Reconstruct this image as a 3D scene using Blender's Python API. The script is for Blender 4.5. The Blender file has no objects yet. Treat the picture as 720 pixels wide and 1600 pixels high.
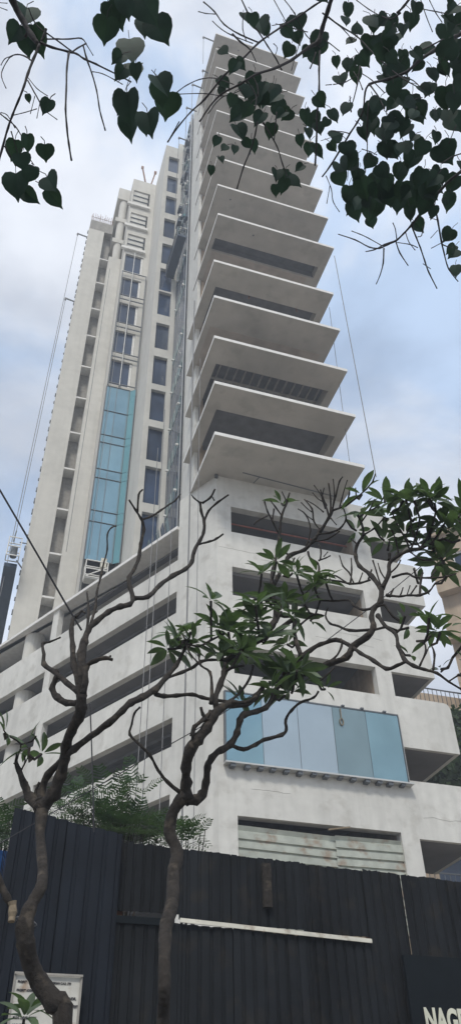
import bpy, math, random
from mathutils import Vector, Matrix
R = math.radians
random.seed(7)
S = bpy.context.scene
COL = S.collection

# ------------------------------------------------------------------ camera
# The axes are those of the tower: X along its front face, Y into its depth, metres.
CAM = Vector((0, 0, 1.6))
FPX = 1236.0                                   # focal length for a picture 1600 high
RB = Vector((0.951598, -0.306914, -0.016279)); UB = Vector((-0.191231, -0.632720, 0.750397)); FB = Vector((0.240608, 0.710963, 0.660787))
cd = bpy.data.cameras.new('camera'); cam = bpy.data.objects.new('camera', cd); COL.objects.link(cam)
cam.matrix_world = Matrix(((RB.x, UB.x, -FB.x, CAM.x), (RB.y, UB.y, -FB.y, CAM.y), (RB.z, UB.z, -FB.z, CAM.z), (0, 0, 0, 1)))
cd.sensor_fit = 'VERTICAL'; cd.sensor_height = 36; cd.lens = FPX / 1600 * 36
cd.clip_start = 0.05; cd.clip_end = 2000
S.camera = cam

def ray(x, y): return RB * ((x - 360) / FPX) - UB * ((y - 800) / FPX) + FB
def at(x, y, d):                               # survey point at horizontal distance d
    v = ray(x, y); return CAM + v * (d / math.hypot(v.x, v.y))
def ats(x, y, d):                              # survey point at slant distance d
    v = ray(x, y); return CAM + v * (d / v.length)
def depth(p): return (p - CAM).dot(FB)

# ------------------------------------------------------------------ materials
def mat(name, col, rough=0.8, metal=0.0, var=0.12, scale=2.0, streak=0.0, bump=0.0, bscale=20, joints=0.0,
        spec=0.3, rnd=0.0, stain=None, trans=0.0, bumpd=0.01, blotch=0.0, flat=False):
    m = bpy.data.materials.new(name); m.use_nodes = True
    nt = m.node_tree; N = nt.nodes; L = nt.links; b = N['Principled BSDF']
    b.inputs['Roughness'].default_value = rough; b.inputs['Metallic'].default_value = metal
    b.inputs['Specular IOR Level'].default_value = spec
    tc = N.new('ShaderNodeTexCoord')
    def noise(sc, det=4, vec=None, stretch=None):
        n = N.new('ShaderNodeTexNoise'); n.inputs['Scale'].default_value = sc; n.inputs['Detail'].default_value = det
        if stretch:
            mp = N.new('ShaderNodeMapping'); mp.inputs['Scale'].default_value = stretch
            L.new(tc.outputs['Object'], mp.inputs['Vector']); L.new(mp.outputs['Vector'], n.inputs['Vector'])
        else: L.new(tc.outputs['Object'], n.inputs['Vector'])
        return n
    def rng(src, a, b_, lo, hi):
        r = N.new('ShaderNodeMapRange'); r.inputs[1].default_value = a; r.inputs[2].default_value = b_
        r.inputs[3].default_value = lo; r.inputs[4].default_value = hi; L.new(src, r.inputs[0]); return r.outputs[0]
    def mul(c, f):
        x = N.new('ShaderNodeMix'); x.data_type = 'RGBA'; x.blend_type = 'MULTIPLY'; x.inputs[0].default_value = 1
        L.new(c, x.inputs[6]); L.new(f, x.inputs[7]); return x.outputs[2]
    rgb = N.new('ShaderNodeRGB'); rgb.outputs[0].default_value = (*col, 1); c = rgb.outputs[0]
    if var: c = mul(c, rng(noise(scale, 6).outputs[0], 0.3, 0.7, 1 - var, 1 + var))
    if blotch: c = mul(c, rng(noise(0.35, 3).outputs[0], 0.35, 0.65, 1 - blotch, 1 + blotch * .5))
    if streak: c = mul(c, rng(noise(1.0, 5, stretch=(2.6, 2.6, 0.16)).outputs[0], 0.42, 0.72, 1.0, 1 - streak))
    if joints:
        w = N.new('ShaderNodeTexBrick'); w.offset = 0
        mp = N.new('ShaderNodeMapping'); L.new(tc.outputs['Object'], mp.inputs['Vector'])
        sx = N.new('ShaderNodeSeparateXYZ'); cx = N.new('ShaderNodeCombineXYZ'); ad = N.new('ShaderNodeMath')
        L.new(mp.outputs[0], sx.inputs[0]); L.new(sx.outputs[0], ad.inputs[0]); (None if flat else L.new(sx.outputs[1], ad.inputs[1]))
        L.new(ad.outputs[0], cx.inputs[0]); L.new(sx.outputs[1 if flat else 2], cx.inputs[1]); L.new(cx.outputs[0], w.inputs['Vector'])
        w.inputs['Scale'].default_value = 1; w.inputs['Brick Width'].default_value = 2.4; w.inputs['Row Height'].default_value = 1.22
        w.inputs['Mortar Size'].default_value = 0.012; w.inputs['Mortar Smooth'].default_value = 0.6
        w.inputs['Color1'].default_value = (1, 1, 1, 1); w.inputs['Color2'].default_value = (1 - joints * .35,) * 3 + (1,)
        w.inputs['Mortar'].default_value = (1 - joints,) * 3 + (1,)
        c = mul(c, w.outputs['Color'])
    if stain:
        scol, amt, ssc = stain
        x = N.new('ShaderNodeMix'); x.data_type = 'RGBA'; L.new(c, x.inputs[6]); x.inputs[7].default_value = (*scol, 1)
        L.new(rng(noise(ssc, 8).outputs[0], 0.55, 0.68, 0, amt), x.inputs[0]); c = x.outputs[2]
    if rnd:
        oi = N.new('ShaderNodeObjectInfo'); c = mul(c, rng(oi.outputs['Random'], 0, 1, 1 - rnd, 1 + rnd))
    L.new(c, b.inputs['Base Color'])
    if bump:
        bn = N.new('ShaderNodeBump'); bn.inputs['Strength'].default_value = bump; bn.inputs['Distance'].default_value = bumpd
        L.new(noise(bscale, 6).outputs[0], bn.inputs['Height']); L.new(bn.outputs[0], b.inputs['Normal'])
    if trans:
        out = N['Material Output']; t = N.new('ShaderNodeBsdfTranslucent'); mx = N.new('ShaderNodeMixShader')
        g = N.new('ShaderNodeMix'); g.data_type = 'RGBA'; g.blend_type = 'MULTIPLY'; g.inputs[0].default_value = 1
        L.new(c, g.inputs[6]); g.inputs[7].default_value = (1.3, 1.5, .7, 1); L.new(g.outputs[2], t.inputs[0])
        mx.inputs[0].default_value = trans; L.new(b.outputs[0], mx.inputs[1]); L.new(t.outputs[0], mx.inputs[2]); L.new(mx.outputs[0], out.inputs[0])
    return m

M = {}
M['white'] = mat('white_washed_concrete', (.60, .59, .55), .9, var=.05, scale=3, streak=.13, bump=.25, bscale=9, joints=.05, blotch=.09, stain=((.34, .32, .28), .38, 1.6))
M['wall2'] = mat('tower_concrete', (.56, .545, .50), .9, var=.05, scale=2, streak=.08, bump=.2, bscale=6, joints=.06, blotch=.06)
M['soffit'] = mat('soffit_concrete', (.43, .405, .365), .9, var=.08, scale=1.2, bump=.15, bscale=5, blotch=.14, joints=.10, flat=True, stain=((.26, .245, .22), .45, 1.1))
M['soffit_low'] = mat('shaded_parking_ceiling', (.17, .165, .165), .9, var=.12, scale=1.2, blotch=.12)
M['edge'] = mat('slab_edge_paint', (.68, .67, .64), .85, var=.08, scale=4)
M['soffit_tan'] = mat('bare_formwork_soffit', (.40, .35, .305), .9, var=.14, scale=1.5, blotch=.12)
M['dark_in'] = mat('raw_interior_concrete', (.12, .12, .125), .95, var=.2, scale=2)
M['tan'] = mat('bare_tan_plaster', (.42, .33, .24), .9, var=.15, scale=3, streak=.2)
M['raw'] = mat('raw_grey_concrete', (.30, .285, .26), .95, var=.18, scale=4, streak=.2)
M['pane'] = mat('dark_window_glass', (.035, .055, .10), .12, var=.35, scale=.7, spec=.4, rnd=.25)
M['glass_blue'] = mat('blue_reflective_glass', (.22, .35, .39), .07, metal=.7, var=.14, scale=.5, rnd=.07, bump=.15, bscale=1.0, bumpd=.02, spec=.6)
M['glass_teal'] = mat('teal_reflective_glass', (.13, .29, .31), .08, metal=.7, var=.06, scale=.4, spec=.6)
M['glass_pale'] = mat('pale_protective_film', (.35, .42, .46), .16, metal=.5, var=.08, bump=.12, bscale=1.2, bumpd=.02, scale=.6, spec=.5)
M['glass_grey'] = mat('grey_protective_film', (.20, .28, .30), .18, metal=.5, var=.10, bump=.12, bscale=1.2, bumpd=.02, scale=.6, spec=.5)
M['mullion'] = mat('dark_steel_frame', (.12, .13, .14), .5, metal=.3, var=.1)
M['shutter'] = mat('rusty_corrugated_sheet', (.38, .40, .35), .7, metal=.1, var=.15, scale=3, stain=((.24, .14, .08), .6, 2.4), bump=.1)
M['rust'] = mat('rusty_steel', (.22, .12, .08), .8, var=.3, scale=5)
M['redpipe'] = mat('red_oxide_pipe', (.28, .09, .06), .7, var=.2)
M['fence'] = mat('dark_painted_fence_sheet', (.012, .014, .017), .8, var=.3, scale=1.5, streak=.4, rnd=.2, spec=.18, bump=.1, bscale=6, stain=((.030, .026, .022), .5, 3.5))
M['fenceblue'] = mat('dark_blue_fence_sheet', (.009, .013, .021), .75, var=.3, scale=1.5, streak=.4, rnd=.12, spec=.2, bump=.1, bscale=6)
M['cream'] = mat('cream_rail_paint', (.62, .60, .52), .7, var=.12, scale=6, stain=((.2, .12, .07), .5, 9))
M['board'] = mat('sign_board_paint', (.008, .011, .014), .85, var=.2, scale=3, spec=.12)
M['letters'] = mat('cream_letter_paint', (.55, .55, .45), .7, var=.1, scale=8)
M['notice'] = mat('weathered_white_board', (.50, .49, .45), .7, var=.1, scale=8, stain=((.25, .14, .07), .7, 6))
M['ink'] = mat('black_ink', (.02, .02, .03), .8, var=0)
M['bark'] = mat('grey_brown_bark', (.027, .023, .020), .95, var=.35, scale=14, bump=.9, bscale=28, bumpd=.02, stain=((.075, .062, .048), .75, 12))
M['bark2'] = mat('dark_twig_bark', (.045, .043, .045), .9, var=.3, scale=20, bump=.6, bscale=40)
M['cut'] = mat('cut_wood', (.20, .16, .11), .9, var=.25, scale=30)
M['leaf'] = mat('frangipani_leaf', (.062, .096, .046), .5, var=.4, scale=7, trans=.28, spec=.5)
M['leaf2'] = mat('peepal_leaf', (.026, .048, .042), .6, var=.35, scale=9, trans=.22, spec=.15)
M['feather'] = mat('feathery_leaf', (.048, .080, .045), .6, var=.4, scale=6, trans=.3)
M['treeleaf'] = mat('broadleaf_foliage', (.045, .075, .030), .6, var=.5, scale=4, trans=.25)
M['peach'] = mat('peach_plaster', (.46, .37, .28), .9, var=.08, scale=2, streak=.15, blotch=.1)
M['peach2'] = mat('terracotta_plaster', (.42, .22, .14), .9, var=.1, scale=2, streak=.2)
M['winwhite'] = mat('white_window_frame', (.6, .6, .58), .6, var=.05)
M['cradle'] = mat('dark_cradle_plate', (.035, .055, .085), .5, metal=.3, var=.15)
M['alu'] = mat('galvanised_frame', (.50, .50, .48), .45, metal=.4, var=.1)
M['rope'] = mat('grey_rope', (.20, .20, .20), .8, var=.1)
M['wire'] = mat('black_cable', (.03, .03, .035), .6, var=.1)
M['blue'] = mat('blue_sheet', (.02, .10, .30), .6, var=.15)
M['asphalt'] = mat('asphalt', (.055, .055, .055), .95, var=.2, scale=6, bump=.3, bscale=60)
M['ground'] = mat('dusty_ground', (.30, .27, .23), .95, var=.2, scale=.8, bump=.3, bscale=10)
M['paver'] = mat('concrete_paving', (.28, .27, .25), .9, var=.15, scale=5, joints=.3)
M['kerb'] = mat('kerb_concrete', (.34, .33, .31), .9, var=.15)

# ------------------------------------------------------------------ mesh builder
class B:
    def __init__(s): s.v = []; s.f = []; s.m = []; s.mi = 0
    def vf(s, vs, fs):
        o = len(s.v); s.v += [Vector(p) for p in vs]
        for f in fs: s.f.append([o + i for i in f]); s.m.append(s.mi)
        return s
    def box(s, x0, x1, y0, y1, z0, z1):
        v = [(x0, y0, z0), (x1, y0, z0), (x1, y1, z0), (x0, y1, z0), (x0, y0, z1), (x1, y0, z1), (x1, y1, z1), (x0, y1, z1)]
        return s.vf(v, [(0, 3, 2, 1), (4, 5, 6, 7), (0, 1, 5, 4), (1, 2, 6, 5), (2, 3, 7, 6), (3, 0, 4, 7)])
    def prism(s, poly, z0, z1):
        n = len(poly)
        v = [(p[0], p[1], z0) for p in poly] + [(p[0], p[1], z1) for p in poly]
        return s.vf(v, [tuple(range(n - 1, -1, -1)), tuple(range(n, 2 * n))] + [(i, (i + 1) % n, n + (i + 1) % n, n + i) for i in range(n)])
    def obox(s, c, ax, ay, az):                 # box from centre and three half vectors
        c, ax, ay, az = map(Vector, (c, ax, ay, az)); v = []
        for k in (-1, 1):
            for j, i in ((-1, -1), (-1, 1), (1, 1), (1, -1)): v.append(c + ax * i + ay * j + az * k)
        return s.vf(v, [(0, 3, 2, 1), (4, 5, 6, 7), (0, 1, 5, 4), (1, 2, 6, 5), (2, 3, 7, 6), (3, 0, 4, 7)])
    def bar(s, a, b, w=.03, h=None):
        a, b = Vector(a), Vector(b); d = (b - a); h = h or w
        if d.length < 1e-6: return s
        t = d.normalized(); u = t.cross(Vector((0, 0, 1)))
        if u.length < .01: u = Vector((1, 0, 0))
        u.normalize(); w_ = u.cross(t)
        return s.obox((a + b) / 2, d / 2, u * w / 2, w_ * h / 2)
    def tube(s, pts, rad, n=6, cap=True):
        pts = [Vector(p) for p in pts]; o = len(s.v); k = len(pts); up = None
        for i, p in enumerate(pts):
            t = (pts[min(i + 1, k - 1)] - pts[max(i - 1, 0)])
            t = t.normalized() if t.length > 1e-9 else Vector((0, 0, 1))
            if up is None:
                up = t.orthogonal().normalized()
            up = (up - t * up.dot(t)); up = up.normalized() if up.length > 1e-6 else t.orthogonal().normalized()
            q = t.cross(up); r = rad[i] if isinstance(rad, (list, tuple)) else rad
            for j in range(n):
                a = 2 * math.pi * j / n; s.v.append(p + (up * math.cos(a) + q * math.sin(a)) * r)
        for i in range(k - 1):
            for j in range(n):
                s.f.append([o + i * n + j, o + i * n + (j + 1) % n, o + (i + 1) * n + (j + 1) % n, o + (i + 1) * n + j]); s.m.append(s.mi)
        if cap:
            s.f.append([o + j for j in range(n - 1, -1, -1)]); s.m.append(s.mi)
            s.f.append([o + (k - 1) * n + j for j in range(n)]); s.m.append(s.mi)
        return s
    def wall(s, P, d, n, u0, u1, z0, z1, th, holes):   # wall panel with real openings; n = inward normal
        us = sorted({u0, u1, *[h[0] for h in holes], *[h[1] for h in holes]}); zs = sorted({z0, z1, *[h[2] for h in holes], *[h[3] for h in holes]})
        us = [u for u in us if u0 <= u <= u1]; zs = [z for z in zs if z0 <= z <= z1]
        P = Vector((P[0], P[1], 0)); d = Vector((d[0], d[1], 0)); n = Vector((n[0], n[1], 0))
        def solid(i, j):
            if i < 0 or j < 0 or i >= len(us) - 1 or j >= len(zs) - 1: return False
            cu = (us[i] + us[i + 1]) / 2; cz = (zs[j] + zs[j + 1]) / 2
            return not any(h[0] < cu < h[1] and h[2] < cz < h[3] for h in holes)
        def pt(u, z, t): return P + d * u + n * t + Vector((0, 0, z))
        for i in range(len(us) - 1):
            for j in range(len(zs) - 1):
                if not solid(i, j): continue
                a, b, c, e = us[i], us[i + 1], zs[j], zs[j + 1]
                s.vf([pt(a, c, 0), pt(b, c, 0), pt(b, e, 0), pt(a, e, 0)], [(0, 1, 2, 3)])
                s.vf([pt(a, c, th), pt(b, c, th), pt(b, e, th), pt(a, e, th)], [(3, 2, 1, 0)])
                if not solid(i - 1, j): s.vf([pt(a, c, 0), pt(a, e, 0), pt(a, e, th), pt(a, c, th)], [(0, 1, 2, 3)])
                if not solid(i + 1, j): s.vf([pt(b, c, 0), pt(b, e, 0), pt(b, e, th), pt(b, c, th)], [(3, 2, 1, 0)])
                if not solid(i, j - 1): s.vf([pt(a, c, 0), pt(b, c, 0), pt(b, c, th), pt(a, c, th)], [(3, 2, 1, 0)])
                if not solid(i, j + 1): s.vf([pt(a, e, 0), pt(b, e, 0), pt(b, e, th), pt(a, e, th)], [(0, 1, 2, 3)])
        return s
    def build(s, name, mats, parent=None, smooth=False, merge=False):
        off = Vector(parent.get('_o', (0, 0, 0))) if parent is not None else Vector((0, 0, 0))
        me = bpy.data.meshes.new(name); me.from_pydata([tuple(v - off) for v in s.v], [], s.f)
        if not isinstance(mats, (list, tuple)): mats = [mats]
        for m in mats: me.materials.append(M[m] if isinstance(m, str) else m)
        if len(mats) > 1: me.polygons.foreach_set('material_index', s.m)
        if smooth: me.polygons.foreach_set('use_smooth', [True] * len(me.polygons))
        me.update(); o = bpy.data.objects.new(name, me); COL.objects.link(o)
        if parent is not None: o.parent = parent; o['_o'] = tuple(off)
        return o
def tag(o, label, cat, group=None, kind=None):
    if label: o['label'] = label
    if cat: o['category'] = cat
    if group: o['group'] = group
    if kind: o['kind'] = kind
    return o
def thing(name, loc, label, cat, group=None):
    o = bpy.data.objects.new(name, None); COL.objects.link(o); o.location = loc; o.empty_display_size = .2
    o['_o'] = tuple(loc); return tag(o, label, cat, group)

# ------------------------------------------------------------------ ground
g = B(); g.vf([(-900, -900, 0), (900, -900, 0), (900, 900, 0), (-900, 900, 0)], [(0, 1, 2, 3)])
tag(g.build('ground', 'ground'), None, None, kind='structure')
g = B(); g.vf([(-200, -9, .004), (200, -9, .004), (200, 3.2, .004), (-200, 3.2, .004)], [(0, 1, 2, 3)])
tag(g.build('road', 'asphalt'), None, None, kind='structure')
g = B(); g.box(-200, 200, 3.35, 8.6, -.1, .13)
tag(g.build('pavement', 'paver'), None, None, kind='structure')
g = B(); g.box(-200, 200, 3.2, 3.346, -.1, .15)
tag(g.build('kerb', 'kerb'), None, None, kind='structure')

# ------------------------------------------------------------------ the tower
T = thing('unfinished_tower', (11, 27, 0), 'tall unfinished white concrete tower with jutting balcony slabs and a parking podium', 'building')
D2 = Vector((-.47, .883)).normalized(); N2 = Vector((D2.y, -D2.x))      # podium side direction, inward normal
PC = Vector((7.82, 25.0))
def ps(s_, t=0): q = PC + D2 * s_ + N2 * t; return (q.x, q.y)
# podium front wall
front_holes = [(8.48, 14.5, 23.7, 25.17), (8.48, 14.5, 20.35, 21.8), (8.48, 14.5, 16.75, 18.0), (8.48, 14.5, 7.4, 11.4),
               (15.2, 17.3, 23.75, 24.93), (15.2, 17.3, 20.35, 21.56), (15.2, 17.3, 16.8, 17.9), (15.2, 17.3, 13.35, 14.66), (15.2, 19.3, 9.4, 11.24)]
b = B(); b.wall((0, 25), (1, 0), (0, 1), 7.82, 15.2, 0, 26.9, .35, front_holes[:4]); b.build('front_wall', 'white', T)
b = B(); b.wall((0, 25.012), (1, 0), (0, 1), 7.9, 15.19, 11.9, 12.6, .2, []) 
# right bay: parapet bands wrapping round the corner, slabs behind them
def band(x1, z0, z1, top=False):
    b = B(); r = .28
    # front band with a rounded outer top corner
    pts = [(15.2, z0), (x1, z0), (x1, z1 - r)] + [(x1 - r + r * math.cos(a), z1 - r + r * math.sin(a)) for a in [R(22), R(45), R(67)]] + [(x1 - r, z1), (15.2, z1)]
    v = [(x, 25, z) for x, z in pts] + [(x, 25.16, z) for x, z in pts]; n = len(pts)
    b.vf(v, [tuple(range(n)), tuple(range(2 * n - 1, n - 1, -1))] + [(i, n + i, n + (i + 1) % n, (i + 1) % n) for i in range(n)])
    b.box(x1 - .16, x1 - .003, 25.163, 28.4, z0, z1 - .1)
    b.build('parapet', 'white', T)
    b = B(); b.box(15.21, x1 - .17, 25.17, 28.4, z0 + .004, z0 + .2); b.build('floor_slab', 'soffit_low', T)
band(17.35, 24.93, 26.5); band(17.5, 21.56, 23.75); band(17.2, 17.9, 20.35); band(17.62, 14.66, 16.8); band(17.75, 11.24, 13.35); band(20.6, 5.5, 9.55)
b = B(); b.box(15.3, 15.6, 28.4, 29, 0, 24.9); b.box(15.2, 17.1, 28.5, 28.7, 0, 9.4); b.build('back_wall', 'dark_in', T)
b = B(); b.box(20.0, 20.6, 25.2, 30, 0, 5.45); b.box(17.8, 20.5, 28.5, 29, 0, 5.45); b.build('column', 'white', T)
# podium side wall
s_end = 25.0
rows = [(23.35, 25.1), (20.52, 21.64), (17.75, 18.7), (14.55, 15.74), (11.45, 12.75), (8.2, 9.6)]
holes = []
for z0, z1 in rows: holes += [(2.44, 11.45, z0, z1), (11.95, 24.4, z0, z1)]
b = B(); b.wall(PC, D2, N2, 0, s_end, 0, 25.1, .3, holes)
b.wall(PC, D2, N2, 0, 2.44, 25.1, 26.9, .3, [])
b.build('side_wall', 'white', T)
# podium roof slab with its thin edge
b = B(); b.prism([ps(2.44, -.12), ps(s_end, -.12), (ps(s_end)[0], 46), (15.2, 46), (15.2, 28), (7.5, 28), ps(2.44, .6)][::-1], 25.104, 25.27); b.build('roof_slab', 'edge', T)
# floors inside the podium
for z0, z1 in rows[1:] + [(0, 5)]:
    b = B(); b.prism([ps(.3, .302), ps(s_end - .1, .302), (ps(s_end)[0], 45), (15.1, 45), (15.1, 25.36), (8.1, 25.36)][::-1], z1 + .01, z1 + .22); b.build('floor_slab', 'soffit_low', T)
b = B(); b.prism([ps(.6, 4.3), ps(24, 4.3), ps(24, 4.5), ps(.6, 4.5)], .1, 25.05); b.build('core_wall', 'dark_in', T)
b = B(); b.box(14.52, 14.72, 25.36, 29.5, 7, 26.8); b.box(8.2, 8.46, 25.36, 29.5, 7, 26.8); b.build('partition', 'tan', T)
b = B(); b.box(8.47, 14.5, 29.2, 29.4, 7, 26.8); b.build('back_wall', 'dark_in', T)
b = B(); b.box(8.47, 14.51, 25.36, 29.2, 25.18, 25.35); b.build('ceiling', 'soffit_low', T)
b = B(); b.tube([(8.5, 25.9, 24.95), (14.5, 25.9, 24.95)], .045, 8); b.build('pipe', 'redpipe', T)
for s_ in (14.6, 19.2):
    x, y = ps(s_, .75); b = B(); b.tube([(x, y, 0), (x, y, 25.1)], .55, 20); b.build('round_column', 'wall2', T, smooth=False)
for z0, z1 in rows:
    a_ = ps(.8, 2.2); c_ = ps(11.4, 2.2); b = B(); b.tube([(a_[0], a_[1], z1 - .12), (c_[0], c_[1], z1 - .12)], .05, 6); b.build('pipe', 'alu', T)
    a_ = ps(.8, 1.0); c_ = ps(11.4, 1.0); b = B(); b.bar((a_[0], a_[1], z1 - .06), (c_[0], c_[1], z1 - .06), .3, .13); b.build('beam', 'dark_in', T)
for s_ in (4.8, 7.4, 9.9):
    x, y = ps(s_, 2.6); b = B(); b.box(x - .25, x + .25, y - .25, y + .25, 0, 25.09); b.build('column', 'soffit', T)
# back and flank of the podium
b = B(); b.box(ps(s_end)[0], 15.2, 45.7, 46, 0, 25.1); b.box(15.0, 15.2, 29.5, 45.7, 0, 25.1); b.build('rear_wall', 'white', T)
# glazed box over the street
xs = [8.07, 9.45, 10.86, 12.28, 13.66, 15.05]
for i, k in enumerate(['glass_blue', 'glass_pale', 'glass_pale', 'glass_grey', 'glass_blue']):
    b = B(); b.box(xs[i] + .012, xs[i + 1] - .012, 24.86, 24.90, 13.2, 15.84); b.build('glass_panel', k, T)
b = B(); b.box(8.02, 15.08, 24.84, 24.99, 15.845, 15.90); b.box(8.02, 8.07, 24.84, 24.99, 13.15, 15.84); b.box(15.052, 15.09, 24.84, 24.99, 13.15, 15.84)
for x in xs[1:-1]: b.box(x - .011, x + .011, 24.87, 24.98, 13.2, 15.84)
b.build('window_frame', 'mullion', T)
b = B(); b.box(8.0, 15.2, 24.70, 24.99, 13.09, 13.145); b.build('flashing', 'alu', T)
for i in range(14): x = 8.3 + i * .5 + random.uniform(-.05, .05); b = B(); b.box(x - .09, x + .09, 24.74, 24.99, 13.0 + random.uniform(-.03, .02), 13.085); b.build('bracket', 'mullion', T)
for x in (9.6, 11.3, 12.75, 13.55, 14.5): b = B(); b.box(x - .06, x + .06, 24.8, 24.99, 15.905, 15.96); b.build('bracket', 'mullion', T)
b = B(); q = [(12.62, 24.82, 15.8 - i * .05) for i in range(8)]; b.tube(q + [(12.62 + .07 * math.sin(a), 24.82, 15.25 + .14 * math.cos(a)) for a in [R(30 * i) for i in range(13)]], .022, 5); b.build('rope_coil', 'cut', T)
# corrugated sheets closing the lower opening
def vcorr(x0, x1, y, z0, z1, pitch, amp, tilt=0):
    b = B(); n = int((z1 - z0) / pitch); pr = []
    for i in range(n):
        z = z0 + i * pitch; pr += [(z, 0), (z + pitch * .72, 0), (z + pitch * .80, amp), (z + pitch * .94, amp)]
    pr.append((z1, 0)); v = []
    for x, dz in ((x0, 0), (x1, tilt)):
        for z, a in pr: v.append((x, y + a, z + dz))
    k = len(pr); b.vf(v, [(i, k + i, k + i + 1, i + 1) for i in range(k - 1)]); return b
vcorr(8.5, 12.05, 25.10, 8.1, 11.13, .29, .07, -.06).build('shutter_sheet', 'shutter', T)
vcorr(11.98, 14.56, 25.07, 8.1, 11.10, .29, .07, .03).build('shutter_sheet', 'shutter', T)
b = B(); b.box(8.49, 14.5, 25.12, 25.3, 7.45, 8.1); b.bar((11.7, 24.95, 11.22), (12.5, 24.9, 11.36), .05); b.build('timber', 'cut', T)
b = B(); b.box(15.32, 15.35, 24.985, 24.998, 8.6, 9.5); b.build('pipe', 'rust', T)

# ---- balcony slabs
ZS = [26.99, 30.45, 33.95, 37.45, 40.92, 46.2, 49.86, 53.6, 57.37, 61.1, 65.05, 69.32, 73.35, 76.95]
for k, z in enumerate(ZS):
    x0, x1 = (7.0, 14.14) if k < 5 else (7.26, 14.76)
    z0 = z - .09; z1 = z + .09; o = thing if 0 else None
    b = B(); b.mi = 0
    mode = {0: 'flush', 1: 'deep', 2: 'ribs', 3: 'tan', 4: 'deep', 5: 'strip'}.get(k, 'flush')
    if mode in ('flush', 'tan'):
        b.prism([(x0, 22.56), (x1, 22.56), (x1, 29.6), (7.34, 29.6), (7.34, 28.0), (x0, 28.0)], z0, z1)
    else:
        yb = 24.9 if mode == 'strip' else 29.6
        b.prism([(x0, 22.56), (x1, 22.56), (x1, 24.05), (x0, 24.05)], z0, z1)
        b.prism([(x0, 24.05), (7.54, 24.05), (7.54, 28), (x0, 28)], z0, z1)
        b.prism([(13.7 + x1 - 14.14, 24.05), (x1, 24.05), (x1, 29.6), (13.7 + x1 - 14.14, 29.6)], z0, z1)
        if mode == 'strip': b.prism([(7.54, 24.9), (13.7 + x1 - 14.14, 24.9), (13.7 + x1 - 14.14, 29.6), (7.54, 29.6)], z0, z1)
        b.box(7.5, 13.8 + x1 - 14.14, 23.95, 24.05, z1 + .001, z + .75)
        b.box(7.44, 7.54, 24.052, 29.5, z1 + .001, z + .75)
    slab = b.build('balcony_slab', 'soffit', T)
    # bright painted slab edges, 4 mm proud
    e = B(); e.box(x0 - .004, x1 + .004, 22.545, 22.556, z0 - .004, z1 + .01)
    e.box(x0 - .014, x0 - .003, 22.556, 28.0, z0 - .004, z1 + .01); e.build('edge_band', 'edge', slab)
    if mode in ('deep', 'ribs', 'strip'):
        c = B(); c.box(13.7 + x1 - 14.14, 13.8 + x1 - 14.14, 24.052, 29.5, z1 + .001, z + .75); c.build('curb', 'soffit', slab)
        c = B(); c.box(7.55, 13.69 + x1 - 14.14, 24.06, 24.88 if mode == 'strip' else 29.5, z + .62, z + .74)
        c.build('ceiling', 'dark_in', slab)
    if mode == 'ribs':
        for i in range(13):
            c = B(); x = 7.9 + i * .46; c.box(x, x + .07, 24.07, 29.4, z + .46, z + .615); c.build('joist', 'raw', slab)
        c = B(); c.box(7.6, 13.6, 25.3, 25.4, z + .34, z + .455); c.build('joist', 'raw', slab)
    if mode == 'strip':
        c = B(); c.box(7.545, 13.695 + x1 - 14.14, 24.9, 25.0, z1 + .001, z + .75); c.build('curb', 'dark_in', slab)
    if mode == 'tan':
        c = B(); c.box(7.3, 13.7, 24.35, 29.4, z0 - .02, z0 - .002); c.build('ceiling', 'soffit_tan', slab)
    if mode == 'strip':
        c = B(); c.box(7.6, 13.9, 24.95, 29.4, z0 - .02, z0 - .002); c.build('ceiling', 'soffit_tan', slab)
    if k == 0:
        c = B(); c.bar((8.9, 24.45, z0 - .012), (13.6, 24.72, z0 - .012), .05, .02); c.bar((9.74, 24.5, z0 - .012), (9.6, 24.98, z0 - .012), .04, .02); c.build('conduit', 'mullion', slab)
        c = B(); c.box(7.72, 7.86, 24.88, 24.99, z0 - .2, z0 - .005); c.build('bracket', 'mullion', slab)
    if k in (4,):
        c = B()
        for x in (9.6, 12.55): c.tube([(x, 24.25, z - .05), (x, 24.25, z + .62)], .05, 8)
        c.build('prop', 'rust', slab)
    if 5 <= k:
        c = B(); c.tube([(7.9 + (k * 37 % 11) * .2, 23.2, z0 - .012), (7.9 + (k * 37 % 11) * .2, 23.2, z0 - .001)], .06, 8); c.build('drain_hole', 'mullion', slab)
# side wall, core and rear block of the slab tower
b = B(); b.box(7.3, 7.5, 27.1, 29.6, 25.27, 77.6); b.build('flank_wall', 'white', T)
b = B(); b.box(7.56, 7.76, 27.15, 29.6, 25.3, 76.8); b.box(7.78, 13.6, 27.5, 27.7, 25.3, 76.8); b.build('core_wall', 'tan', T)
b = B(); b.box(7.36, 14.6, 29.62, 45, 25.3, 77.0); b.build('rear_block', 'wall2', T)
b = B(); b.box(7.32, 7.36, 29.62, 33, 25.3, 77.0); 
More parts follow.
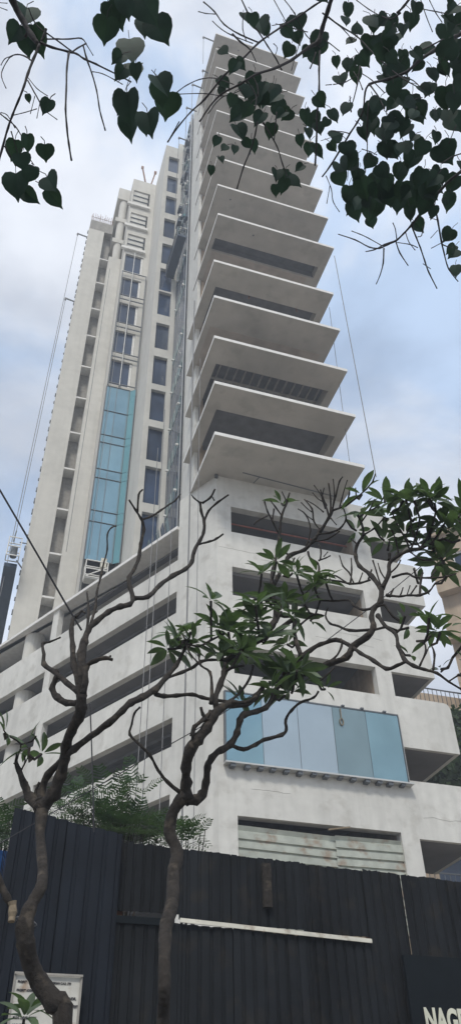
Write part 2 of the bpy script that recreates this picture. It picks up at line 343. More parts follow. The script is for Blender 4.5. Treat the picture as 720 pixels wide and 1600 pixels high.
# glazed re-entrant side: panes by floor, mullions, brackets, drain pipe
zz = 25.3
fl = [25.3, 27.0, 30.45, 33.95, 37.45, 40.92, 44.3] + [46.2 + i * 3.8 for i in range(1, 9)] + [77.0]
for i in range(len(fl) - 1):
    z0, z1 = fl[i], fl[i + 1]
    b = B(); b.box(7.27, 7.30, 29.75, 32.95, z0 + 1.1, z1 - .03); b.build('pane', 'pane', T)
    b = B(); b.box(7.25, 7.28, 29.75, 32.95, z0 + .03, z0 + 1.07); b.build('spandrel_glass', 'glass_teal', T)
b = B()
for y in (29.9, 30.6, 31.3, 32.05, 32.8): b.box(7.2, 7.245, y - .025, y + .025, 25.3, 76.5)
b.build('window_frame', 'mullion', T)
for z in fl[1:-1]:
    for y in (30.2, 32.4):
        b = B(); b.box(7.05, 7.2, y - .05, y + .05, z - .06, z + .06); b.build('bracket', 'edge', T)
b = B(); b.tube([(7.14, 29.45, 25.3), (7.14, 29.45, 76.5)], .055, 8); b.build('drain_pipe', 'mullion', T)
rnd = random.Random(4)
for i in range(30):
    z = 58 + i * .62; y = rnd.uniform(29.7, 32.4); b = B(); b.box(7.1 - rnd.uniform(0, .2), 7.2, y, y + rnd.uniform(.15, .8), z, z + rnd.uniform(.04, .5)); b.build('scaffold_board', rnd.choice(['cradle', 'glass_teal', 'alu']), T)
for i in range(5): b = B(); b.obox((6.98 - i * .12, 30.4 + i * .5, 26.9), (0, .22, 0), (.02, 0, .03), (-.2, 0, 1.5)); b.build('stacked_pane', 'pane' if i % 2 else 'glass_grey', T)
# ---- window tower
zt = [74.9, 71.12, 67.4, 63.55, 59.6, 55.95, 52.85, 48.9, 45.1, 41.6, 38.05, 34.6, 31.0, 27.6]
holes = [(5.95, 6.9, z - 2.92, z) for z in zt]
b = B(); b.wall((0, 33), (1, 0), (0, 1), 5.61, 7.3, 25.27, 77.0, .3, holes); b.build('window_wall', 'wall2', T)
b = B(); b.box(5.61, 5.8, 33.31, 45, 25.27, 77.0); b.box(6.85, 7.3, 33.02, 33.28, 77.0, 78.2); b.build('flank_wall', 'wall2', T)
b = B(); b.box(5.81, 7.35, 33.31, 45, 76.7, 76.99); b.build('roof_slab', 'wall2', T)
for z in zt:
    w = B(); w.box(5.97, 6.88, 33.2, 33.24, z - 2.9, z - 2.86); w.box(5.97, 6.88, 33.2, 33.24, z - .045, z - .01)
    f = w.build('window', 'mullion', T)
    p = B(); p.box(5.96, 6.89, 33.25, 33.27, z - 2.91, z - .002); p.build('pane', 'pane', f)
# ---- middle block
wz = [(60.85, 63.5), (57.2, 59.85), (53.5, 56.2), (49.75, 52.5), (46.1, 48.9)]
pz = [(72.2, 74.85), (68.3, 70.6), (64.5, 66.8)]
b = B(); b.wall((0, 37.1), (1, 0), (0, 1), 3.4, 5.61, 25.27, 77.0, .3, [(3.57, 5.14, a, c) for a, c in wz + pz] + [(3.5, 5.6, 25.3, 45.6)]); b.build('window_wall', 'wall2', T)
b = B(); b.box(3.4, 3.6, 37.41, 45, 25.27, 77.0); b.box(3.61, 5.6, 37.41, 45, 76.6, 76.97); b.build('flank_wall', 'wall2', T)
for a, c in pz:
    w = B(); w.box(3.58, 4.98, 37.22, 37.3, a + .02, c - .02); w = w.build('infill_panel', 'white', T)
    l = B(); h = (c - a) / 3
    for i in (1, 2): l.box(3.56, 5.1, 37.13, 37.21, a + h * i - .04, a + h * i + .04)
    l.build('rail', 'mullion', w)
    l = B(); l.box(3.1, 5.2, 36.85, 37.08, a - .55, a - .2); l.build('cornice', 'edge', w)
for a, c in wz:
    w = B(); w.box(3.58, 5.13, 37.24, 37.27, a + .01, a + .07); w.box(3.58, 3.64, 37.24, 37.27, a + .08, c - .01); f = w.build('window', 'mullion', T)
    p = B(); p.box(3.575, 5.135, 37.28, 37.31, a + .002, c - .002); p.build('pane', 'pane', f)
    p = B(); p.box(4.95, 5.13, 37.2, 37.235, a + .1, c - .05); p.build('frame', 'edge', f)
b = B()
for x in (3.5, 4.33, 5.5): b.box(x - .035, x + .035, 36.86, 36.95, 45.7, 60.4)
for z in (60.4, 57.05, 56.45, 53.3, 52.7, 49.55, 49.0, 46.0): b.box(3.46, 5.54, 36.87, 36.94, z - .03, z + .03)
b.build('curtain_wall_frame', 'mullion', T)
b = B(); b.box(4.30, 4.35, 36.80, 36.85, 45.8, 63.5); b.build('cable_guide', 'alu', T)
gz = [30.0 + .0, 32.95, 33.85, 36.6, 37.4, 39.85, 40.6, 43.0, 45.6]
for i in range(len(gz) - 1):
    b = B(); b.box(3.52, 4.22, 36.95, 36.97, gz[i] + .015, gz[i + 1] - .015); b.build('glass_panel', 'glass_blue', T)
    b = B(); b.box(4.245, 5.12, 36.95, 36.97, gz[i] + .015, gz[i + 1] - .015); b.build('glass_panel', 'glass_blue', T)
    b = B(); b.vf([(5.14, 36.955, gz[i] + .015), (5.5, 36.70, gz[i] + .015), (5.5, 36.70, gz[i + 1] - .015), (5.14, 36.955, gz[i + 1] - .015)], [(0, 1, 2, 3)]); b.build('return_glass', 'glass_teal', T)
b = B()
for x in (3.5, 4.232, 5.13): b.box(x - .02, x + .02, 36.93, 36.98, 30, 45.6)
for z in gz: b.box(3.5, 5.14, 36.90, 36.948, z - .012, z + .012)
b.box(5.5, 5.56, 36.68, 36.76, 26, 45.6); b.box(3.44, 3.475, 36.9, 37.08, 26, 45.6); b.build('window_frame', 'mullion', T)
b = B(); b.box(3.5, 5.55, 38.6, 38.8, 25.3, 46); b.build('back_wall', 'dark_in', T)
# ---- column bay and left wall
b = B(); b.box(2.3, 3.39, 38.6, 45, 25.27, 64.8); b.build('pier_wall', 'wall2', T)
for a, c in ((64.8, 67.3), (67.9, 71.0), (71.7, 75.1)):
    b = B(); b.tube([(2.93, 38.95, a), (2.93, 38.95, c)], .36, 20); b.build('round_column', 'wall2', T)
for z in (67.3, 71.0):
    b = B(); b.box(2.35, 3.39, 38.55, 41.5, z, z + .65); b.build('beam', 'wall2', T)
b = B(); b.box(2.28, 3.39, 38.5, 43, 75.1, 77.2); b.build('cap_beam', 'wall2', T)
b = B(); b.box(2.3, 3.39, 41.6, 41.8, 64.8, 75.1); b.build('back_wall', 'soffit', T)
b = B(); b.box(.17, 1.58, 39, 45, 25.27, 69.2); b.build('left_wall', 'wall2', T)
b = B(); b.box(.2, 2.27, 39.02, 44.98, 69.203, 70.8); b.build('upper_lift', 'raw', T)
b = B(); b.box(1.585, 2.295, 39.75, 39.9, 25.27, 69.2); b.build('back_wall', 'raw', T)
b = B()
for i in range(26):
    x = .22 + i * .08; h = 72.0 + random.uniform(-.25, .5); b.bar((x, 39.1 + (i % 2) * .25, 70.8), (x + random.uniform(-.05, .05), 39.1 + (i % 2) * .25, h), .03)
b.bar((.2, 39.08, 71.45), (2.26, 39.08, 71.45), .03); b.build('rebar', 'rust', T)
zr = [64.6, 60.9, 57.1, 53.45, 49.6, 46.0, 42.3, 38.8, 35.2, 31.6, 28.4]
for z in zr:
    b = B(); b.box(1.585, 2.295, 38.9, 39.745, z - .13, z); b.build('recess_slab', 'edge', T)
rnd = random.Random(9)
for i in range(46):
    z = 26 + i * .95; b = B(); b.box(.09, .165, 39.1, 39.1 + rnd.uniform(.1, .3), z, z + rnd.uniform(.08, .35)); b.build('form_tie', 'mullion', T)
# fissured plaster lines on the podium
rnd = random.Random(3)
for (x0, x1, z) in ((7.9, 10.2, 22.75), (9.8, 12.6, 22.45), (12.9, 15.1, 19.35), (15.5, 17.3, 12.0), (9.0, 10.6, 12.35), (12.0, 14.6, 19.0)):
    x = x0; pts = []; zq = z
    while x < x1: pts.append((x, 24.999, zq)); x += rnd.uniform(.1, .25); zq += rnd.uniform(-.03, .03)
    b = B(); b.tube(pts, .006, 4); b.build('crack', 'raw', T)
for i in range(26):
    x = rnd.uniform(15.3, 20.3); z = 9.5 - abs(rnd.gauss(0, .5)); s_ = rnd.uniform(.015, .04); b = B(); b.box(x - s_, x + s_, 24.993, 24.999, z - s_, z + s_ * 1.5); b.build('wall_mark', 'raw', T)

# ------------------------------------------------------------------ cradles, poles and ropes
def cradle_cage(b, c, ax, ay, h, w=.05):
    c, ax, ay = Vector(c), Vector(ax), Vector(ay); up = Vector((0, 0, h)); q = [c + ax * i + ay * j for i, j in ((-1, -1), (1, -1), (1, 1), (-1, 1))]
    for i in range(4):
        for t in (0, .5, 1): b.bar(q[i] + up * t, q[(i + 1) % 4] + up * t, w)
        b.bar(q[i], q[i] + up, w)
cr = thing('suspended_cradle', (-.4, 41, 30.2), 'long dark blue suspended work cradle hanging off the left flank of the tower', 'cradle', 'work cradles hung on the facade')
b = B(); b.box(-.85, -.12, 38.2, 50, 29.5, 29.75); b.box(-1.05, -.85, 42, 44, 29.4, 29.7); b.build('platform', 'cradle', cr)
b = B(); cradle_cage(b, (-.48, 37.9, 29.9), (.36, 0, 0), (0, .3, 0), 1.3); b.build('cage', 'alu', cr)
b = B(); b.tube([(-.45, 37.9, 30.0), (-.45, 37.9, 30.7)], .2, 10); b.tube([(-.6, 38.0, 31.2), (-.55, 38, 32.0)], .04, 6); b.build('hoist', 'mullion', cr)
b = B(); b.bar((-.2, 38, 31.2), (.17, 38.9, 31.9), .06); b.bar((-.2, 38.2, 30), (.17, 39.1, 30.2), .06); b.build('tie_bar', 'mullion', cr)
cr = thing('suspended_cradle', (6.9, 31.5, 55.5), 'dark blue work cradle hanging between the glazed side and the column of windows', 'cradle', 'work cradles hung on the facade')
b = B(); b.box(6.35, 7.0, 29.4, 33.0, 54.9, 55.15); b.build('platform', 'cradle', cr)
b = B(); cradle_cage(b, (6.67, 31.2, 55.16), (.3, 0, 0), (0, 1.7, 0), 1.1, .05); b.build('cage', 'mullion', cr)
cr = thing('suspended_cradle', (4.2, 36.4, 28.2), 'white framed work cradle in front of the foot of the blue glass strip', 'cradle', 'work cradles hung on the facade')
b = B(); cradle_cage(b, (4.2, 36.5, 28.3), (.62, 0, 0), (0, .3, 0), 1.15, .05); b.bar((3.6, 36.2, 28.3), (4.8, 36.2, 29.1), .05); b.build('cage', 'edge', cr)
b = B(); b.box(3.6, 4.8, 36.22, 36.8, 28.2, 28.28); b.build('platform', 'alu', cr)
b = B(); b.box(4.4, 4.72, 36.2, 36.5, 29.1, 29.75); b.build('control_box', 'cream', cr)
# outrigger poles with their ropes
def outrigger(a, c, label, drop):
    o = thing('outrigger_pole', a, label, 'pole', 'outrigger poles on the tower')
    b = B(); b.bar(a, c, .09); b.build('pole', 'mullion', o)
    b = B(); b.tube([c, (c[0], c[1], c[2] - drop)], .022, 5); b.obox((c[0], c[1], c[2] - .1), (.07, 0, 0), (0, .07, 0), (0, 0, .12)); b.build('rope', 'rope', o)
lab = ['topmost outrigger pole at the top left corner of the slab tower', 'second outrigger pole from the top on the slab tower flank', 'third outrigger pole from the top on the slab tower flank', 'fourth outrigger pole from the top on the slab tower flank', 'lowest outrigger pole beside the glazed flank of the slab tower']
for i, (px, y) in enumerate((((318, 58), 23.2), ((317, 110), 24.6), ((301, 132), 26.4), ((292, 168), 28.3), ((280, 215), 31.0))):
    v = ray(*px); p = CAM + v * (y / v.y); outrigger((7.24, y, p.z - .15), (p.x, y, p.z), lab[i], 14 if i else 6)
for i, (px, x1, z) in enumerate((((122, 365), .16, 0), ((103, 466), .16, 0))):
    v = ray(*px); p = CAM + v * (39.2 / v.y); outrigger((.16, 39.2, p.z - .15), (p.x, 39.2, p.z), ['upper outrigger pole on the left edge of the tower', 'lower outrigger pole on the left edge of the tower'][i], 40 if i == 0 else 8)
for i, (a, c) in enumerate((((228, 281), (223, 262)), ((236, 286), (243, 270)))):
    va = ray(*a); vc = ray(*c); pa = CAM + va * (37.3 / va.y); pc = CAM + vc * (37.3 / vc.y)
    o = thing('roof_post', pa, ['left one of the two leaning posts on the roof above the blank panels', 'right one of the two leaning posts on the roof above the blank panels'][i], 'post', 'leaning posts on the middle roof')
    b = B(); b.bar(pa - Vector((0, 0, .6)), pc, .12); b.build('post', 'rust', o); b = B(); b.obox(pc, (.12, 0, 0), (0, .08, 0), (0, 0, .2)); b.build('clamp', 'rust', o)
def rope(pts, r, label, m='rope', name='hanging_rope', group='ropes hanging down the facades', cat='rope'):
    b = B(); b.tube(pts, r, 5); return tag(b.build(name, m), label, cat, group)
for (px, py), (qx, qy), Y, r, l in (
    ((522, 400), (587, 745), 22.2, .022, 'outermost rope hanging free in the sky right of the slab tips'),
    ((514, 480), (548, 740), 23.4, .016, 'inner rope dropping behind the slab tips on the right'),
    ((304, 470), (302, 1335), 24.6, .035, 'dark rope running straight down the podium corner'),
    ((313, 560), (311, 1340), 24.3, .014, 'thin pale rope right of the dark rope at the podium corner'),
    ((258, 640), (232, 1290), 25.6, .018, 'rope hanging in front of the window column, right of the pair'),
    ((247, 700), (216, 1290), 26.2, .016, 'rope hanging in front of the window column, left of the pair'),
    ((268, 830), (255, 1290), 25.4, .014, 'short rope near the right end of the side openings'),
    ((172, 420), (150, 870), 36.6, .02, 'rope hanging down the left part of the blue glass strip'),
    ((196, 430), (160, 870), 36.5, .02, 'rope hanging down the middle of the blue glass strip'),
    ((96, 500), (30, 850), 38.0, .02, 'hoist rope in the sky above the left cradle')):
    v = ray(px, py); w = ray(qx, qy); p = CAM + v * (Y / v.y); q = CAM + w * (Y / w.y)
    q = Vector((p.x, p.y, q.z)) if Y > 24 else q
    rope([p, p.lerp(q, .5), q], r, l)
# street wires
def wire(ps_, d, r, label, sag=0):
    pts = [at(x, y, dd) for (x, y), dd in zip(ps_, d)]
    b = B(); b.tube(pts, r, 6); return tag(b.build('overhead_wire', 'wire'), label, 'wire', None)
wire([(-60, 690), (0, 765), (60, 868), (100, 938), (128, 985)], [5.2, 5.4, 5.6, 5.8, 5.9], .009, 'black cable dropping from the upper left to the left tree')
wire([(-20, 1330), (120, 1248), (250, 1172), (300, 1144), (400, 1082), (507, 1003), (593, 938), (680, 866), (760, 800)], [7.6] * 9, .005, 'thin string stretched across from the feathery shrub to the upper right')
wire([(141, 1100), (143, 1150), (146, 1240), (147, 1300)], [6.6] * 4, .006, 'thin wire hanging below the left tree')

# ------------------------------------------------------------------ fence
F = thing('metal_fence', (5, 9, .13), 'tall dark corrugated metal hoarding along the street', 'fence')
def hcorr(x0, x1, y0, y1, z0, zt0, zt1, pitch, amp, rag=.01):
    b = B(); n = max(1, int((x1 - x0) / pitch)); p = (x1 - x0) / n; pr = []
    for i in range(n):
        x = x0 + i * p; pr += [(x, 0), (x + p * .62, 0), (x + p * .72, amp), (x + p * .90, amp)]
    pr.append((x1, 0)); v = []
    for row in (0, 1):
        for x, a in pr:
            t = (x - x0) / (x1 - x0); z = z0 if row == 0 else zt0 + (zt1 - zt0) * t + random.uniform(-rag, rag)
            v.append((x, y0 + (y1 - y0) * t + a + .008 * math.sin(x * 5.1 + row * 2), z))
    k = len(pr); b.vf(v, [(i, i + 1, k + i + 1, k + i) for i in range(k - 1)]); return b
zf = lambda x: 4.71 - .027 * (x - 1.64)
xx = .46
for w in (.6, .58):                                # taller left sheets
    t0 = 4.94 - (xx - .46) * .155; t1 = 4.94 - (xx + w - .46) * .155
    hcorr(xx, xx + w + .03, 8.93, 8.935, .13, t0, t1, .125, .016).build('corrugated_sheet', 'fenceblue', F); xx += w
hcorr(-6, .40, 9.35, 9.35, .13, 3.35, 3.35, .125, .016).build('corrugated_sheet', 'fenceblue', F)
xx = 1.66; i = 0
while xx < 4.5:                                    # two tiers with the pale rail between them
    w = [.72, .6, .85, .8][i % 4]; w = min(w, 4.62 - xx)
    rs = 3.955 if xx > 1.7 else 3.98
    hcorr(xx - .02, xx + w + .02, 9.0 + (i % 2) * .012, 9.0 + (i % 2) * .012, rs - .03 * (xx + w * .5 - 2.4), zf(xx) + random.uniform(-.02, .02), zf(xx + w), .108, .016, .010).build('corrugated_sheet', 'fence', F)
    hcorr(xx - .02, xx + w + .02, 8.965 + (i % 2) * .01, 8.965 + (i % 2) * .01, .13, 3.90 - .03 * (xx - 2.4) + random.uniform(-.01, .005), 3.90 - .03 * (xx + w - 2.4), .115, .02, .003).build('corrugated_sheet', 'fence', F)
    xx += w; i += 1
hcorr(4.60, 5.10, 8.97, 8.98, .13, zf(4.6), zf(5.1), .108, .016, .010).build('corrugated_sheet', 'fence', F)
hcorr(5.115, 5.75, 8.99, 9.0, 3.72, zf(5.115), zf(5.75), .108, .016, .010).build('corrugated_sheet', 'fence', F)
hcorr(5.09, 5.75, 8.975, 8.985, .13, 3.74, 3.73, .108, .022, .01).build('corrugated_sheet', 'fence', F)
xx = 5.74
while xx < 14: hcorr(xx, xx + .85, 8.985, 9.0, .13, zf(xx), zf(xx + .85), .108, .016, .010).build('corrugated_sheet', 'fence', F); xx += .84
b = B()
q0, q1 = Vector((2.36, 8.945, 3.925)), Vector((4.60, 8.945, 3.845)); b.obox((q0 + q1) / 2, (q1 - q0) / 2, (0, .009, 0), (0, 0, .021)); b.build('rail', 'cream', F)
b = B()
for x in (.6, 1.7, 3.2, 4.63, 6.4, 8.2, 10.2, 12.2): b.box(x, x + .06, 9.09, 9.15, 0, zf(x) - .12)
b.box(.5, 14, 9.155, 9.2, 1.2, 1.26); b.box(.5, 14, 9.155, 9.2, 2.6, 2.66); b.build('post', 'rust', F)
b = B(); b.box(1.66, 2.3, 8.94, 8.962, 3.86, 3.93); b.build('brace', 'board', F)
b = B(); v = ray(417, 1385); p = CAM + v * (8.95 / v.y); b.box(p.x - .05, p.x + .05, 8.93, 8.98, p.z - .22, p.z + .25); b.build('timber_cleat', 'bark', F)
b = B(); b.tube([(6.95, 8.93, 3.9), (6.95, 8.93, 4.3)], .012, 5); b.build('wire_tie', 'rust', F)

def text(body, size, loc, rotz, matn, name, parent, sx=1, bold=0, align='LEFT'):
    cu = bpy.data.curves.new(name, 'FONT'); cu.body = body; cu.size = size; cu.extrude = .004; cu.offset = bold; cu.align_x = align
    to = bpy.data.objects.new(name, cu); COL.objects.link(to); bpy.context.view_layer.update()
    me = bpy.data.meshes.new_from_object(to.evaluated_get(bpy.context.evaluated_depsgraph_get())); bpy.data.objects.remove(to)
    Mx = Matrix.Translation(Vector(loc) - Vector(parent['_o'])) @ Matrix.Rotation(rotz, 4, 'Z') @ Matrix.Rotation(R(90), 4, 'X') @ Matrix.Diagonal((sx, 1, 1, 1))
    me.transform(Mx); me.materials.clear(); me.materials.append(M[matn])
    o = bpy.data.objects.new(name, me); COL.objects.link(o); o.parent = parent; return o
sg = thing('name_board', (5.6, 8.9, 2.4), 'dark green-black board with pale block capitals at the lower right of the hoarding', 'sign')
b = B(); b.box(4.93, 7.4, 8.87, 8.91, 2.55, 3.71); b.build('board', 'board', sg)
text('NAGPA', .30, (5.075, 8.86, 2.99), 0, 'letters', 'lettering', sg, .62, .011)
nb = thing('notice_board', (1.04, 8.8, 2.5), 'weathered white notice board with black text behind the leaning trunk', 'sign')
p0 = CAM + ray(25, 1521) * (8.84 / ray(25, 1521).y); p1 = CAM + ray(127, 1533) * (8.84 / ray(127, 1533).y)
b = B(); b.box(p0.x, p1.x, 8.84, 8.86, p1.z - .85, p0.z - .005); b.build('board', 'notice', nb)
b = B(); b.box(p0.x - .012, p0.x + .008, 8.825, 8.838, p1.z - .85, p0.z); b.box(p1.x - .008, p1.x + .012, 8.825, 8.838, p1.z - .85, p0.z); b.box(p0.x - .012, p1.x + .012, 8.81, 8.824, p0.z - .008, p0.z + .012); b.build('frame', 'raw', nb)
for i, (s_, u, z) in enumerate((('PROJECT : RE DEVELOPMENT OF DERSAN C.H.S. LTD', .03, .075), ('PROJECT ADDRESS : C.T.S. NO. ZONE-II-E', .03, .145), ('AT MANDIR,', .46, .20), ('GHAR WEST', .48, .265), ('M.S.R. DEVELOPERS', .03, .37), ('ARCHITECT', .03, .43), ('R.C.C. CONSULTANT', .03, .50), ('CONTRACTOR', .03, .57))):
    text(s_, .032 if i > 1 else .027, (p0.x + u, 8.838, p0.z - z), 0, 'ink', 'lettering', nb, .8, .0006)

# blue sheet beyond the left end of the hoarding
p = CAM + ray(3, 1345) * (10.4 / ray(3, 1345).y)
bs = B(); bs.box(p.x - 1.4, p.x + .25, 10.4, 10.44, 0, p.z + .12)
tag(bs.build('blue_sheet', 'blue'), 'bright blue sheet panel past the left end of the hoarding', 'sheet')

# ------------------------------------------------------------------ trees
def spline(P, sub):
    out = []
    for i in range(len(P) - 1):
        p0, p1, p2, p3 = P[max(i - 1, 0)], P[i], P[i + 1], P[min(i + 2, len(P) - 1)]
        for k in range(sub):
            t = k / sub; out.append(.5 * ((2 * p1) + (p2 - p0) * t + (2 * p0 - 5 * p1 + 4 * p2 - p3) * t * t + (3 * p1 - p0 - 3 * p2 + p3) * t ** 3))
    out.append(P[-1]); return out
def limb(b, pts, fn, sub=3, n=8, knob=.1, tipk=1.0, wk=1.0):
    P = [Vector((*fn(x, y), 0)).to_4d() if 0 else fn(x, y) for x, y, w in pts]
    W = [max(w * wk * .88, 1.2) / 2 * depth(p) / FPX for (x, y, w), p in zip(pts, P)]
    Q = spline(P, sub); k = len(Q); rr = []
    for i in range(k):
        t = i / sub; j = min(int(t), len(W) - 2); f = t - j; r = W[j] * (1 - f) + W[j + 1] * f
        rr.append(r * (1 + random.uniform(-knob, knob) + (.16 if i % sub == 0 else -.05)))
    Q = [q + Vector([random.uniform(-1, 1) * r * knob for _ in range(3)]) for q, r in zip(Q, rr)]
    Q[-1] = Q[-1]; b.tube(Q, rr, n)
def W(s):                                         # "x,y,w x,y,w ..." -> list; a missing width repeats the last
    out = []; w = 3
    for t in s.split():
        a = [float(q) for q in t.split(',')]
        if len(a) > 2: w = a[2]
        out.append((a[0], a[1], w))
    return out
def leaf(b, p, d, nrm, L, wd, droop=.25, fold=.25, seg=5):
    d = d.normalized(); side = d.cross(nrm); side = side.normalized() if side.length > 1e-4 else d.orthogonal().normalized(); up = side.cross(d)
    prof = [0.10, .62, .95, 1, .72, 0.02]; o = len(b.v)
    for i in range(seg + 1):
        t = i / seg; c = p + d * (L * t) - up * (droop * L * t * t); w = wd * L * .5 * prof[i]
        b.v += [c - side * w + up * (fold * w), c, c + side * w + up * (fold * w)]
    for i in range(seg):
        a = o + 3 * i; b.f += [[a, a + 1, a + 4, a + 3], [a + 1, a + 2, a + 5, a + 4]]; b.m += [b.mi] * 2
def rosette(b, c, L, n, ax, rnd):
    ax = ax.normalized(); u = ax.orthogonal().normalized(); v = ax.cross(u); a0 = rnd.random() * 6
    for i in range(n):
        a = a0 + i * 2.4; el = rnd.uniform(.05, .95); d = (u * math.cos(a) + v * math.sin(a)) * math.cos(el) + ax * math.sin(el)
        leaf(b, c + d * .03, d, ax + Vector((rnd.uniform(-.3, .3),) * 3), L * rnd.uniform(.7, 1.15), rnd.uniform(.28, .40), rnd.uniform(.1, .55))

def tree(name, label, cat, fn, trunk, limbs, twigs, ros, seed, grp, L0=1.0):
    rnd = random.Random(seed); base = fn(*trunk[0][:2]); root = Vector((base.x, base.y, .13))
    o = thing(name, root, label, cat, grp)
    b = B(); P = [fn(x, y) for x, y, w in trunk]; r0 = trunk[0][2] / 2 * depth(P[0]) / FPX
    # flared stem from the pavement up to the first surveyed point
    pre = [root + Vector((0, 0, -.05)), root + Vector((0, 0, .25)), root.lerp(P[0], .5)]
    Q = spline(pre + P, 4); ws = [r0 * 1.5, r0 * 1.1, r0 * .92] + [w * .43 * depth(p) / FPX for (x, y, w), p in zip(trunk, P)]; r0 *= .86; rr = []
    for i in range(len(Q)):
        t = i / 4; j = min(int(t), len(ws) - 2); f = t - j; rr.append((ws[j] * (1 - f) + ws[j + 1] * f) * (1 + random.uniform(-.07, .09)))
    b.tube(Q, rr, 14); b.build('trunk', 'bark', o, smooth=True)
    for s in limbs: b = B(); limb(b, W(s), fn, 3, 9, .10); b.build('limb', 'bark', o, smooth=True)
    for s in twigs: b = B(); limb(b, W(s), fn, 3, 6, .12); b.build('twig', 'bark', o, smooth=True)
    nodes = [fn(x, y) for s in limbs + twigs for x, y, w in W(s)]
    b = B()
    for x, y, L, n in ros:
        c = fn(x, y) + Vector((rnd.uniform(-.08, .08), rnd.uniform(-.3, .3), 0))
        q = min(nodes, key=lambda v: (v - c).length); mdl = q.lerp(c, .5) - Vector((0, 0, .04)); b.mi = 1
        b.tube([q, mdl, c], [.011, .011, .013], 5); b.mi = 0
        ax = Vector((rnd.uniform(-.6, .6), rnd.uniform(-.6, .2), rnd.uniform(.4, 1)))
        rosette(b, c, L * L0 * depth(c) / FPX, int(n * 1.15), ax, rnd)
    b.build('leaves', ['leaf', 'bark'], o)
    return o
def fL(x, y): return at(x, y, 5.7 + .28 * math.sin(x / 47.0 + 1) + .25 * math.sin(y / 61.0) + (1250 - y) * .0006)
def fR(x, y): return at(x, y, 6.1 + .35 * math.sin(x / 63.0 + .4) + .3 * math.sin(y / 71.0 + 2) + (1250 - y) * .0004)

tree('frangipani_tree', 'leaning bare-branched frangipani tree at the left in front of the notice board', 'tree', fL,
  W('98,1604,35 85,1567,40 65,1539,33 50,1511,31 42,1480,33 39,1450,34 45,1425,26 54,1405,21 65,1385,21 67,1355,18 63,1303,17 66,1270,24 66,1255,26'),
  ['66,1262,24 84,1240,24 95,1212,20 101,1185,18 104,1165,18 112,1142,18 122,1122,20 128,1105,20 129,1085,17',
   '64,1262,22 48,1246,19 38,1225,13 30,1203,9 25,1190,8',
   '66,1255,22 66,1236,14 75,1211,13 98,1188,12 117,1170,12 143,1150,11 170,1130,12 192,1110,12 205,1098,14 222,1090,12 243,1077,12 260,1058,9 275,1040,8 288,1015,5',
   '128,1108,18 126,1085,15 122,1063,11 116,1040,11 114,1010,10 112,985,8 114,967,7',
   '122,1098,12 104,1098,12 90,1090,12 82,1076,11 88,1060,9 89,1047,8',
   '124,1082,12 104,1066,10 84,1049,8 69,1038,9 69,1022,6 67,1006,5 78,1003,4 95,996,3',
   '129,1085,15 134,1065,11 135,1042,10 150,1032,8 165,1028,8 176,1031,5',
   '126,1085,15 128,1050,14 128,1020,16 132,1003,14 138,985,10 150,972,10 170,956,10 188,948,10 203,944,9 208,935,8 203,916,8 202,902,8 211,888,7 218,868,7 220,850,6 225,828,6 222,812,5',
   '208,935,9 232,932,8 250,914,8 270,900,8 290,889,8 300,878,7 303,862,7 312,845,6 318,832,6 319,815,5 314,798,5 313,784,5',
   '243,1084,9 256,1088,8 275,1087,7 300,1085,7 315,1090,7 338,1094,6 360,1097,6 385,1097,6 400,1088,5'],
  ['222,812,5 212,797,4 202,781,3', '215,800,4 217,773,4 223,765,3', '222,812,4 238,806,4 252,797,4 262,790,3 274,782,3 282,772,2', '313,786,4 304,779,3 299,773,2',
   '316,786,4 328,778,4 336,764,3', '319,815,4 326,798,4 340,785,4 357,773,3', '335,782,3 331,776,2', '311,850,4 328,846,4 338,842,4 349,834,3',
   '133,1000,6 139,960,5 136,925,3', '134,1000,6 143,972,5 149,950,5 152,925,4 158,900,4 163,878,3 168,858,3 168,835,3 175,824,3 182,822,3',
   '146,960,4 153,955,2', '119,965,6 128,955,4 133,958,3', '47,1246,7 45,1232,6 42,1222,5', '55,1250,7 57,1235,6 62,1222,4',
   '28,1203,4 27,1187,3 33,1163,3 13,1149,3 6,1140,2', '25,1190,4 27,1175,3', '34,1203,3 40,1190,3 38,1180,2', '40,1192,2 46,1180,2', '33,1163,2 50,1158,3 57,1150,3',
   '170,1030,4 173,1025,4', '260,1060,5 285,1050,6 303,1042,6 313,1034,6 330,1031,5 352,1030,5 366,1018,4', '288,1013,4 290,1000,3 284,990,3'],
  [(10, 1143, 34, 6), (57, 1152, 42, 6), (60, 1158, 40, 4), (60, 1182, 26, 1), (282, 1000, 34, 7), (268, 1000, 40, 7)], 11, 'frangipani trees in front of the hoarding')

